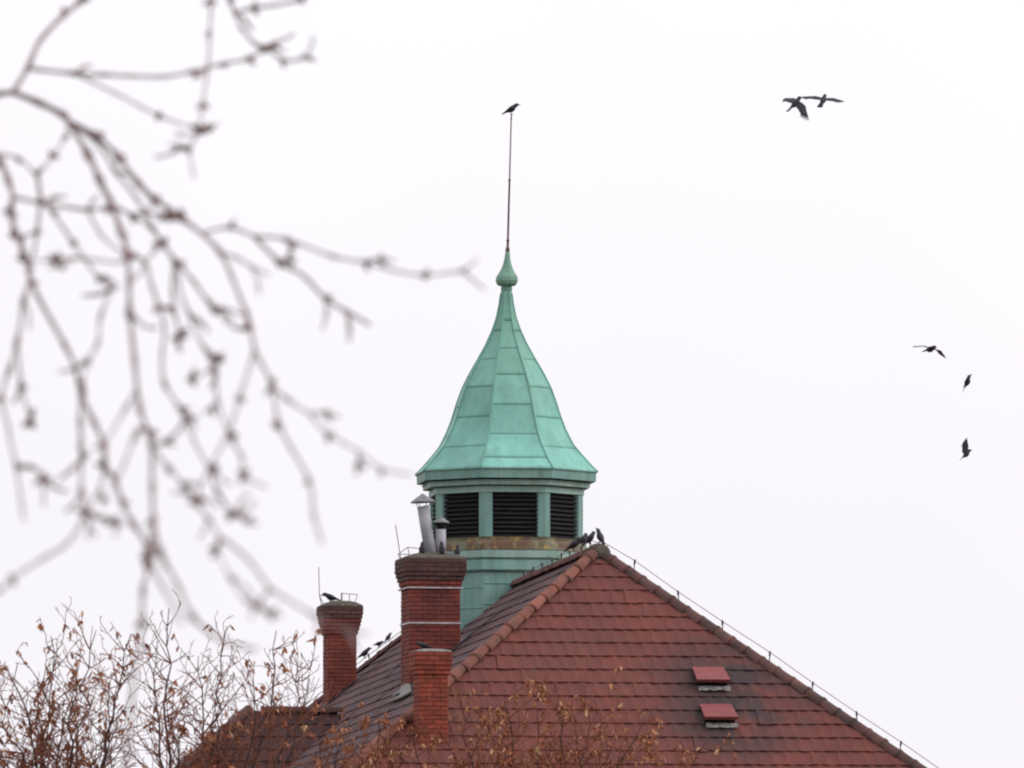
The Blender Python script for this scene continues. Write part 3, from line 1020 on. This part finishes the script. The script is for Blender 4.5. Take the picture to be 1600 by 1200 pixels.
def spread_wing(side, d1, d2, sweep=0.0, fold=1.0):
    """inner and outer wing panels raised by d1 and d2 (radians), feather fingers at the tip"""
    m = MB()
    j = 0.42 * fold
    def pos(s, x, z=0.0):
        s *= fold
        x = x - sweep * max(0, s - j * .5)
        if s <= j: y, zz = s * math.cos(d1), s * math.sin(d1)
        else:
            y = j * math.cos(d1) + (s - j) * math.cos(d2)
            zz = j * math.sin(d1) + (s - j) * math.sin(d2)
        return Vector((x + .06, side * (y + .05), zz + .08 + z)) * BL_
    st = [(0, .12, -.14), (.14, .15, -.17), (.28, .18, -.19), (.42, .20, -.18), (.56, .17, -.17), (.68, .13, -.15)]
    for s, x0, x1 in st:
        xm = x0 * .6 + x1 * .4
        m.add([pos(s, x0), pos(s, xm, .022), pos(s, x1), pos(s, xm, .006)], [])
    for i in range(len(st) - 1):
        m.f += [(i * 4 + k, i * 4 + (k + 1) % 4, (i + 1) * 4 + (k + 1) % 4, (i + 1) * 4 + k) for k in range(4)]
    m.f += [(0, 1, 2, 3), (23, 22, 21, 20)]
    # primaries
    for k in range(6):
        t_ = k / 5
        xr = .12 - t_ * .25
        tip = 1.02 - .30 * t_ ** 1.6
        xt = .06 - t_ * .30
        a, b = pos(.62, xr + .026, .008), pos(.62, xr - .03, .008)
        c_, d_ = pos(tip, xt - .012, .004), pos(tip, xt + .010, .004)
        md1, md2 = pos((.62 + tip) / 2, (xr + xt) / 2 + .03, .008), pos((.62 + tip) / 2, (xr + xt) / 2 - .03, .008)
        th = Vector((0, 0, .006 * BL_ * 2))
        pts = [a, md1, d_, c_, md2, b]
        m.add(pts + [q - th for q in pts], [(0, 1, 2, 3, 4, 5), (11, 10, 9, 8, 7, 6)] + [(q, q + 6, (q + 1) % 6 + 6, (q + 1) % 6) for q in range(6)])
    return m
def eyes(root, pitch, headturn):
    for s in (-1, 1):
        p = Vector((.325, s * .056, .165)); c_ = Vector((.22, 0, .125))
        p = c_ + Matrix.Rotation(headturn, 3, 'Z') @ (p - c_)
        p = (Matrix.Rotation(-pitch, 3, 'Y') @ p) * BL_
        m = MB(); m.lathe([(.001, -.004), (.004, 0), (.001, .004)], 6, p); m.build('eye', M_EYE, root)
G_P, G_F = 'black birds perched on the roof', 'black birds flying beside the turret'
def perched(loc, heading, pitch, label, headturn=0.0, scale=1.0, leg=.21):
    """heading: bearing the bird faces, 0 = right in the photo, 90 = away"""
    r = empty('bird', loc); tag(r, label, 'bird', G_P)
    r.rotation_euler.z = math.radians(heading); r.scale = (scale,) * 3
    lift = UP * (leg * BL_)
    pr = math.radians(pitch)
    for nm, mb, mt in (('body', body_mesh(pr, headturn=headturn), M_BIRD), ('wing', folded_wing(1, pr), M_WING), ('wing', folded_wing(-1, pr), M_WING)):
        o = mb.build(nm, mt, r, True); o.location = lift
    h = empty('x'); bpy.data.objects.remove(h)
    for s in (-1, 1):
        m = MB()
        m.tube([Vector((0, s * .05, .13)) * BL_, Vector((-.02, s * .05, .07)) * BL_, Vector((0, s * .05, .008)) * BL_], [.011, .006, .006], 6)
        for dx, dy in ((.08, 0), (.07, .035), (.07, -.035), (-.05, 0)):
            m.tube([Vector((0, s * .05, .012)) * BL_, Vector((dx, s * .05 + dy, .010)) * BL_], [.0045, .003], 5)
        m.build('leg', M_LEG, r, True)
    for s in (-1, 1):
        p = Vector((.325, s * .056, .165)); c_ = Vector((.22, 0, .125))
        p = c_ + Matrix.Rotation(headturn, 3, 'Z') @ (p - c_)
        p = (Matrix.Rotation(-pr, 3, 'Y') @ p) * BL_ + lift
        m = MB(); m.lathe([(.001, -.004), (.004, 0), (.001, .004)], 6, p); m.build('eye', M_EYE, r)
    return r
def flying(u, v, depth, fwd, up, label, wl_, wr_, fan=1.5, scale=1.0):
    r = empty('bird', at(u, v, depth)); tag(r, label, 'bird', G_F)
    f = Vector(fwd).normalized(); u_ = Vector(up); u_ = (u_ - f * u_.dot(f)).normalized(); l = u_.cross(f)
    r.matrix_world = Matrix.Translation(at(u, v, depth)) @ Matrix((f, l, u_)).transposed().to_4x4() @ Matrix.Scale(scale, 4)
    body_mesh(0.0, tail_fan=fan).build('body', M_BIRD, r, True)
    spread_wing(1, *wl_).build('wing', M_WING, r)
    spread_wing(-1, *wr_).build('wing', M_WING, r)
    for s in (-1, 1):
        m = MB(); m.lathe([(.001, -.004), (.004, 0), (.001, .004)], 6, Vector((.325, s * .056, .165)) * BL_); m.build('eye', M_EYE, r)
    return r

perched(ROD_TOP, 0, 16, 'black bird standing on the very tip of the tall spire rod', scale=1.12)
perched(P + UP * .155 + Q * .02 - R * .02, 150, 48, 'upright black bird on the roof apex, facing the turret', scale=1.12)
perched(P + UP * .135 - Q * .13 + R * .12, 20, 30, 'black bird huddled on the ridge just behind the apex bird', headturn=.5, scale=1.12)
perched(P + UP * .13 - Q * .22 + R * .35, 35, 25, 'black bird squeezed in the middle of the huddle on the ridge', headturn=.9, scale=1.12)
perched(P + UP * .12 - Q * .42 + R * .1 - UP * .1, 0, 24, 'black bird with long tail stretched towards the turret, at the roof ridge', scale=1.2)
ct = MTOP + .06
def on_main(u, dd, z): q = at(u, 860, MC.y + dd); q.z = z; return q
perched(on_main(660, -.33, MTOP + .07), 70, 62, 'black bird on the brick chimney, beside the tall leaning flue', scale=1.1)
perched(on_main(690, -.33, MTOP + .07), 100, 62, 'black bird on the brick chimney, in front of the short flue', scale=1.1)
perched(on_main(715, -.15, MTOP + .05), 60, 55, 'black bird on the brick chimney corner beside the turret sill', scale=1.0)
q = at(517, 935, LC.y); q.z = z_l + .125
perched(q, 180, 4, 'black bird crouching on top of the lone flared chimney', leg=.14, scale=1.2)
q = at(663, 1010, SCN.y); q.z = z_s + .055
perched(q, 178, -3, 'black bird lying low on top of the short orange-red chimney', leg=.12, scale=1.0)
def on_wire(u):
    best = min(range(len(REARW) - 1), key=lambda i: abs((project(REARW[i])[0] + project(REARW[i + 1])[0]) / 2 - u))
    a, b = REARW[best], REARW[best + 1]
    ua, ub = project(a)[0], project(b)[0]
    return a.lerp(b, max(0, min(1, (u - ua) / (ub - ua))))
perched(on_wire(570), 10, 22, 'largest black bird on the roof wire, next to the lone chimney', scale=1.1)
perched(on_wire(592), -40, -4, 'black bird leaning forward on the roof wire between two others', scale=.85)
perched(on_wire(607), 40, 32, 'uppermost black bird on the roof wire beside the strapped chimney', scale=.8)

FD = 176
# fwd / up in world axes: x right, y away, z up
flying(1243, 163, FD, (.75, .35, .45), (-.4, -.25, .85), 'flapping black bird with one wing swung down, in the pair', (.35, .2, .1, .8), (-.75, -1.15, .2), 2.2, 1.1)
flying(1286, 158, FD + 3, (.35, .75, .45), (-.05, -.35, .8), 'black bird with level outstretched wings, in the pair', (.12, -.02, .1), (.05, -.05, .2), 2.2, 1.02)
flying(1453, 547, FD + 6, (.6, -.75, -.12), (.05, .1, 1), 'black gliding bird with arched drooping wings', (-.05, -.5, .1), (.1, -.25, .1), 1.2, 1.05)
flying(1512, 598, FD + 10, (.66, .12, .74), (-.74, .1, .66), 'black bird banking steeply so that it shows edge-on', (.0, .02, .1, .62), (.0, .02, .1, .62), 1.0, 1.0)
flying(1510, 711, FD + 8, (.86, .2, .42), (-.35, .1, .9), 'black bird with both wings raised straight up', (1.25, 1.2, -.5, .8), (1.5, 1.4, -.5, .8), .8, .85)

# ------------------------------------------------------------------ mid-distance trees with dead leaves
nt = Nodes('twig_bark', 0.95)
nt.b.inputs['Specular IOR Level'].default_value = 0.1
M_TWIG = nt.done(nt.mix(nt.range(nt.noise(1.2, 4), .35, .65), lin(108, 70, 60), lin(136, 88, 72)), nt.noise(40, 3), .3)
M_LIMB = mottled('limb_bark', lin(76, 58, 55), lin(58, 46, 45), 4, 0.95, vary=0, bump=.5, bscale=25)
ndl = Nodes('dead_leaf', 0.7)
rn = ndl.random()
lc = ndl.mix(ndl.range(rn, 0, .8), lin(142, 82, 62), lin(170, 112, 76))
lc = ndl.mix(ndl.range(rn, .84, .90), lc, lin(190, 150, 116))
M_LEAF = ndl.done(lc, ndl.noise(90, 2), .2)

def make_tree(label, trunk_px, depth, tips, seed, n_leaf, group, spread=1.0, dense=1.0, thick=1.0):
    rng = random.Random(seed)
    base = at(trunk_px, 1200, depth); base.z = 0
    root = empty('bare_tree', base)
    tag(root, label, 'tree', group)
    S = depth / FPX
    lb, tw, lf = MB(), MB(), MB()
    fork = Vector((base.x, base.y, at(trunk_px, 1420, depth).z))
    nst = 8
    lb.tube([base.lerp(fork, i / nst) + Vector((rng.uniform(-.03, .03), rng.uniform(-.03, .03), 0)) - base for i in range(nst + 1)],
            [.15 - .05 * i / nst + (.06 if i == 0 else 0) for i in range(nst + 1)], 10)
    trunk = lb.build('trunk', M_LIMB, root, True)
    limbs = MB()
    spots = []
    def twig(p, d, length, r, lev):
        n = max(3, int(length / .10))
        pts, q = [p], p
        side = 1
        for i in range(n):
            d = (d + Vector((rng.gauss(0, .17), rng.gauss(0, .17), rng.gauss(.05, .13)))).normalized()
            q = q + d * (length / n)
            pts.append(q)
            if lev < 3 and i > 0 and rng.random() < (.95 if lev < 2 else .62) * dense:
                ax = d.orthogonal().normalized()
                ax = Quaternion(d, rng.uniform(0, 6.28)) @ ax
                cd = (d + ax * rng.uniform(.7, 1.3) + Vector((0, 0, .15))).normalized()
                twig(q, cd, length * rng.uniform(.28, .6) * (1 - .45 * i / n), r * .6, lev + 1)
            elif lev >= 2 and rng.random() < .05 * dense:
                spots.append(q)
        rad = [max(.0036, r * (1 - .75 * i / n)) * thick for i in range(n + 1)]
        tw.tube([x - base for x in pts], rad, 4 if lev > 1 else 5, False)
        spots.append(pts[-1])
    for (u, v, dy) in tips:
        tip = at(u, v, depth + dy)
        start = fork + Vector((rng.uniform(-.05, .05), rng.uniform(-.05, .05), rng.uniform(-.5, .2)))
        n = 16
        ctl = start.lerp(tip, .5) + Vector((rng.uniform(-.25, .25), rng.uniform(-.25, .25), .0)) + (Vector((tip.x - start.x, tip.y - start.y, 0)) * .22)
        pts = []
        for i in range(n + 1):
            t_ = i / n
            q = start * (1 - t_) ** 2 + ctl * 2 * t_ * (1 - t_) + tip * t_ * t_
            if 0 < i < n: q = q + Vector((rng.gauss(0, .03), rng.gauss(0, .03), rng.gauss(0, .012)))
            pts.append(q)
        L = (tip - start).length
        rad = [max(.004, (.027 * (1 - (i / n)) ** 1.3) + .0045) * thick for i in range(n + 1)]
        limbs.tube([q - base for q in pts], rad, 7)
        for i in range(4, n):
            t_ = i / n
            d = (pts[i + 1] - pts[i]).normalized()
            for _ in range(rng.choice((2, 2, 3, 3))):
                ax = Quaternion(d, rng.uniform(0, 6.28)) @ d.orthogonal().normalized()
                cd = (d * rng.uniform(.5, .95) + ax * rng.uniform(.85, 1.25)).normalized()
                twig(pts[i], cd, rng.uniform(.4, 1.05) * (1.15 - .75 * t_) * spread, .012 * (1.1 - .6 * t_), 1)
    limbs.build('limb', M_LIMB, root, True)['kind'] = 'stuff'
    tw.build('twigs', M_TWIG, root, True)['kind'] = 'stuff'
    def leaf(q, s):
        ln, wd = s * rng.uniform(.05, .10), s * rng.uniform(.009, .018)
        d = Vector((rng.gauss(0, .5), rng.gauss(0, .5), -rng.uniform(.3, 1.2))).normalized()
        a = d.orthogonal().normalized(); a = Quaternion(d, rng.uniform(0, 6.28)) @ a
        nn = d.cross(a) * (wd * .5)
        p0 = q - base
        c_ = [p0, p0 + d * ln * .35 + a * wd + nn, p0 + d * ln * .75 + a * wd * .8, p0 + d * ln + nn * 1.5, p0 + d * ln * .75 - a * wd * .8, p0 + d * ln * .35 - a * wd + nn, p0 + d * ln * .5 - nn]
        lf.add(c_, [(0, 1, 6), (1, 2, 6), (2, 3, 6), (3, 4, 6), (4, 5, 6), (5, 0, 6)])
    if spots:
        # leaves hang on in clusters
        centres = [rng.choice(spots) for _ in range(max(6, n_leaf // 6))]
        for c_ in centres:
            near = sorted(spots, key=lambda p: (p - c_).length_squared)[:7]
            for q in near:
                for _ in range(rng.choice((0, 1, 1, 2))): leaf(q, 1.0)
    lf.build('leaves', M_LEAF, root)['kind'] = 'stuff'
    return root

G_T = 'bare winter trees below the roof'
make_tree('bare twiggy tree full of copper dead leaves, standing clear of the roof against the sky', 95, 104,
          [(80, 995, 0), (150, 985, .5), (28, 1035, -.4), (-40, 1050, .4), (205, 990, -.3), (120, 1030, -.7), (60, 1060, .8), (175, 1050, .3), (100, 1080, .2), (0, 1085, -.2)], 3, 800, G_T)
make_tree('tallest bare twiggy tree with few brown leaves, reaching over the dark wing roof', 300, 108,
          [(264, 950, 0), (355, 978, .4), (432, 985, -.4), (484, 1060, .2), (232, 1030, -.6), (310, 1025, .7), (395, 1050, -.8), (470, 1020, .6), (340, 1080, .2), (260, 1090, -.3)], 5, 480, G_T)
make_tree('small brown-leaved treetop in front of the dark wing roof', 560, 112,
          [(530, 1115, 0), (590, 1125, .4), (640, 1140, -.4), (500, 1140, .3), (615, 1165, .5), (560, 1150, -.3)], 11, 900, G_T, .9, 1.0, .85)
make_tree('leafy brown treetop in front of the tiled hip end', 850, 112,
          [(720, 1085, 0), (790, 1075, .4), (868, 1068, -.4), (930, 1095, .3), (1010, 1115, -.3), (1110, 1150, .4), (760, 1120, .6), (900, 1140, -.5), (840, 1110, 0), (680, 1130, .2), (960, 1150, .1), (640, 1150, -.3), (800, 1150, -.2)], 17, 2000, G_T, .95, 1.0, .8)

# ------------------------------------------------------------------ near tree: drooping blurred branches
ntw = Nodes('grey_twig_bark', 0.8)
M_FTW = ntw.done(ntw.mix(ntw.range(ntw.noise(9, 4), .35, .65), lin(138, 116, 115), lin(106, 85, 82)), ntw.noise(120, 3), .3)
M_BUD = mottled('brown_bud', lin(118, 82, 73), lin(90, 62, 56), 40, 0.7, vary=.15, bump=.2)
near = empty('overhanging_tree', (-4.2, 24.5, 0))
tag(near, 'near tree with drooping knobbly grey branches hanging out of focus before the sky', 'tree')
NO = near.location.copy()
def base_depth(u, v): return 25.0 - 7.5 * max(0, min(1.1, v / 1000)) + 0.0015 * (u - 250)
PLACED = []
frng = random.Random(21)
def strand(pts, r0, r1, name='twig', buds=True, start_depth=None):
    u0, v0 = pts[0]
    best = None
    for (u, v, dd) in PLACED:
        e = (u - u0) ** 2 + (v - v0) ** 2
        if e < 400 and (best is None or e < best[0]): best = (e, dd)
    d0 = start_depth if start_depth is not None else (best[1] if best else base_depth(u0, v0) + frng.uniform(-.8, .8))
    drift = frng.uniform(-.9, .9)
    # resample as a smooth curve
    n = len(pts); res = []
    for i in range(n - 1):
        p0, p1, p2, p3 = (Vector(pts[max(i - 1, 0)]), Vector(pts[i]), Vector(pts[i + 1]), Vector(pts[min(i + 2, n - 1)]))
        steps = max(2, int((p2 - p1).length / 12))
        for k in range(steps):
            t_ = k / steps
            res.append((.5 * ((2 * p1) + (p2 - p0) * t_ + (2 * p0 - 5 * p1 + 4 * p2 - p3) * t_ ** 2 + (3 * p1 - p0 - 3 * p2 + p3) * t_ ** 3), k == 0 and i > 0))
    res.append((Vector(pts[-1]), False))
    P3, rad = [], []
    m = len(res) - 1
    nodes = []
    for i, (q, node) in enumerate(res):
        f = i / max(1, m)
        dd = d0 + (base_depth(q.x, q.y) - base_depth(u0, v0)) * .8 + drift * f
        p = at(q.x, q.y, dd)
        rp = (r0 + (r1 - r0) * f)
        rp *= 1 + .12 * math.sin(i * 1.7 + u0)
        if node and frng.random() < .75: rp *= frng.uniform(1.2, 1.9); nodes.append((q + Vector((frng.uniform(-5, 5), frng.uniform(-5, 5))) * .4, dd, i))
        P3.append(p - NO); rad.append(.84 * rp * dd / FPX)
        PLACED.append((q.x, q.y, dd))
    mb = MB(); mb.tube(P3, rad, 7)
    o = mb.build(name, M_FTW, near, True)
    if buds and nodes:
        b = MB()
        for q, dd, i in nodes:
            if frng.random() < .45: continue
            a, c_ = res[max(i - 1, 0)][0], res[min(i + 1, m)][0]
            tng = (c_ - a).normalized(); nn = Vector((-tng.y, tng.x))
            for s in (-1, 1):
                if frng.random() < .25: continue
                ln = frng.uniform(5, 17)
                e = q + nn * s * ln * .75 + tng * ln * .6
                p0, p1 = at(q.x, q.y, dd) - NO, at(e.x, e.y, dd + frng.uniform(-.01, .01)) - NO
                k_ = dd / FPX
                b.tube([p0, p0.lerp(p1, .35), p0.lerp(p1, .7), p1], [2.3 * k_, 3.7 * k_, 3.2 * k_, 1.2 * k_], 6)
        if b.v: b.build('buds', M_BUD, o, True)['kind'] = 'stuff'
    return o
# trunk and the limb that carries everything (out of the frame to the left)
tb = MB()
tb.tube([Vector((0, 0, -.05)), Vector((.02, .02, 1)), Vector((.0, .05, 2.4)), Vector((.06, .0, 3.6)), Vector((.0, .05, 5.2)), Vector((.1, .1, 7.5))], [.24, .19, .17, .155, .12, .06], 14)
tb.build('trunk', M_LIMB, near, True)
lm = [at(-120, 175, 24.8) - NO, at(-420, 215, 24.8) - NO, at(-900, 150, 24.7) - NO, Vector((.0, .02, 3.25))]
tb = MB(); tb.tube(list(reversed(lm)), [.055, .035, .018, .0095], 9); tb.build('limb', M_LIMB, near, True)
PLACED.append((-120, 175, 24.8))
strand([(-120, 175), (-40, 152), (0, 147), (20, 145), (60, 160), (100, 180), (107, 190)], 5.6, 5.6, 'branch', False, 24.8)
strand([(20, 145), (43, 107), (63, 63), (100, 23), (128, 0), (180, -60), (260, -95), (340, -105), (430, -120)], 4.8, 3.2, 'branch')
strand([(107, 190), (150, 212), (185, 245), (215, 285), (240, 310), (275, 335), (315, 365), (345, 395), (365, 440), (385, 490), (393, 515), (398, 547), (425, 603), (437, 666), (483, 751), (490, 805), (503, 848)], 5.0, 2.4)
strand([(107, 190), (137, 240), (155, 280), (175, 322), (190, 365), (200, 400), (203, 487), (210, 560), (218, 637), (230, 670), (237, 697), (238, 760), (240, 813), (250, 860), (277, 913), (300, 963), (325, 985), (350, 1003), (400, 1015)], 5.4, 3.2)
strand([(-120, 175), (-60, 205), (-20, 232), (0, 250), (13, 283), (20, 307), (17, 333), (23, 360), (37, 393), (43, 407), (47, 437), (70, 483), (100, 537), (117, 573), (127, 617), (147, 660), (163, 697), (165, 730), (180, 747), (190, 783), (207, 817), (230, 853), (233, 883), (223, 920), (222, 970), (216, 1020), (206, 1090), (198, 1200)], 4.8, 3.2)
TW_ = [
 [(47, 437), (37, 470), (27, 533), (15, 577), (2, 620), (13, 667), (17, 693), (25, 727), (30, 760), (37, 813)],
 [(25, 727), (50, 730), (67, 747), (68, 790)], [(67, 747), (85, 762), (106, 768)],
 [(315, 365), (358, 355), (396, 368), (448, 374), (521, 401), (571, 410), (620, 424), (662, 430), (692, 427), (723, 423), (746, 405)],
 [(723, 423), (742, 440), (757, 452)],
 [(396, 368), (437, 410), (473, 430), (508, 466), (542, 487), (579, 508)], [(542, 487), (546, 510), (546, 532)],
 [(344, 395), (370, 403), (392, 416), (421, 430)],
 [(425, 603), (450, 625), (483, 647), (512, 678), (560, 705), (594, 732), (645, 742)],
 [(396, 553), (375, 620), (356, 678), (329, 728), (308, 780), (325, 810), (343, 840), (342, 865), (360, 903), (383, 937), (400, 947)],
 [(356, 678), (379, 716), (381, 743), (417, 762)],
 [(237, 697), (262, 730), (287, 757), (308, 780)], [(308, 780), (290, 770), (267, 770)],
 [(343, 840), (370, 858), (393, 880), (423, 920), (455, 940), (493, 963), (540, 985), (575, 990)],
 [(423, 920), (400, 947), (392, 965)], [(400, 947), (420, 958), (440, 963)],
 [(329, 728), (340, 770), (370, 803), (400, 783)], [(370, 803), (385, 815), (402, 820)], [(329, 728), (345, 748), (362, 757)],
 [(127, 617), (125, 660), (127, 693), (127, 767), (133, 800), (107, 847), (67, 873), (20, 903), (0, 923), (-40, 950)],
 [(133, 800), (140, 820), (150, 838)], [(133, 800), (155, 810), (180, 813), (180, 838)], [(165, 730), (155, 765), (133, 800)],
 [(127, 720), (110, 735), (92, 750)],
 [(215, 605), (197, 637), (167, 687), (163, 697)], [(230, 670), (213, 677), (193, 727), (173, 767)],
 [(200, 400), (187, 410), (117, 403), (83, 407), (43, 407)], [(200, 400), (227, 407), (233, 433), (247, 477), (257, 510), (253, 560), (257, 600), (280, 637), (307, 697), (325, 728)],
 [(107, 190), (153, 225), (180, 267), (213, 310), (253, 380), (273, 410), (283, 460), (297, 493), (313, 533), (337, 567), (300, 593)],
 [(253, 380), (277, 410), (303, 440), (333, 483), (350, 483), (367, 513), (393, 515)],
 [(273, 410), (270, 460), (280, 527), (282, 550)], [(313, 533), (335, 580), (340, 627), (357, 677)],
 [(253, 380), (240, 395), (227, 407)],
 [(20, 307), (43, 313), (67, 317), (137, 328), (173, 323), (207, 337), (240, 360), (253, 380)],
 [(-60, 205), (-20, 235), (30, 247), (57, 272), (80, 247), (100, 217), (107, 190)], [(57, 272), (63, 307), (58, 360), (52, 400)],
 [(63, 307), (83, 333), (113, 377), (153, 433), (173, 450), (157, 493), (153, 537), (137, 563), (130, 600)],
 [(137, 328), (160, 370), (200, 400)], [(27, 533), (33, 600), (48, 660)],
 [(237, 697), (260, 690), (285, 665), (290, 640)], [(203, 487), (225, 510), (245, 512)],
 [(43, 107), (117, 115), (167, 117), (250, 120), (300, 112), (347, 100), (387, 92), (417, 75), (460, 53)],
 [(417, 75), (440, 93), (467, 93), (487, 73), (488, 57)],
 [(350, -105), (352, -40), (360, 0), (367, 20), (377, 43), (400, 70), (425, 73)], [(367, 20), (393, 13), (430, 8), (467, 0), (510, -20)],
 [(325, -104), (332, -40), (330, 0), (328, 50), (325, 103), (317, 160), (310, 207), (297, 230), (303, 277)],
 [(310, 207), (325, 200), (341, 193)], [(297, 230), (282, 228), (266, 226)],
 [(117, 115), (183, 147), (247, 180), (310, 203)],
 [(240, 813), (236, 850), (240, 890), (262, 930), (285, 975)],
]
for s in TW_:
    q_ = frng.uniform(.75, 1.25)
    strand(s, 3.2 * q_, 2.2 * q_)
    # short side shoots ending in buds
    for k in range(1, len(s) - 1):
        if frng.random() < .22:
            u, v = s[k]
            an = math.atan2(s[k + 1][1] - v, s[k + 1][0] - u) + frng.choice((-1, 1)) * frng.uniform(.4, 1.0)
            ln = frng.uniform(22, 48)
            strand([(u, v), (u + ln * .5 * math.cos(an), v + ln * .5 * math.sin(an)), (u + ln * math.cos(an + .2), v + ln * math.sin(an + .2))], 2.4, 2.6)

# knots of old buds and short spurs
KN = [(420, 73), (312, 205), (297, 230), (390, 512), (200, 400), (174, 322), (44, 410), (18, 330), (90, 406), (333, 482), (280, 525), (337, 565),
      (164, 728), (231, 672), (308, 778), (329, 728), (133, 800), (381, 743), (342, 858), (400, 947), (67, 747), (425, 603), (437, 666), (131, 715),
      (203, 485), (254, 380), (370, 803), (260, 340), (275, 337), (356, 678), (300, 593), (232, 870), (130, 605), (180, 815), (48, 655)]
kb = MB()
for (u, v) in KN:
    dd = min(PLACED, key=lambda q: (q[0] - u) ** 2 + (q[1] - v) ** 2)[2]
    k_ = dd / FPX
    p0 = at(u, v, dd) - NO
    for _ in range(frng.choice((3, 4, 5))):
        an = frng.uniform(0, 6.28); ln = frng.uniform(9, 21)
        p1 = at(u + ln * math.cos(an), v + ln * math.sin(an), dd + frng.uniform(-.015, .015)) - NO
        kb.tube([p0, p0.lerp(p1, .3), p0.lerp(p1, .7), p1], [3.0 * k_, 4.4 * k_, 3.6 * k_, 1.2 * k_], 6)
kb.build('bud_clusters', M_BUD, near, True)['kind'] = 'stuff'
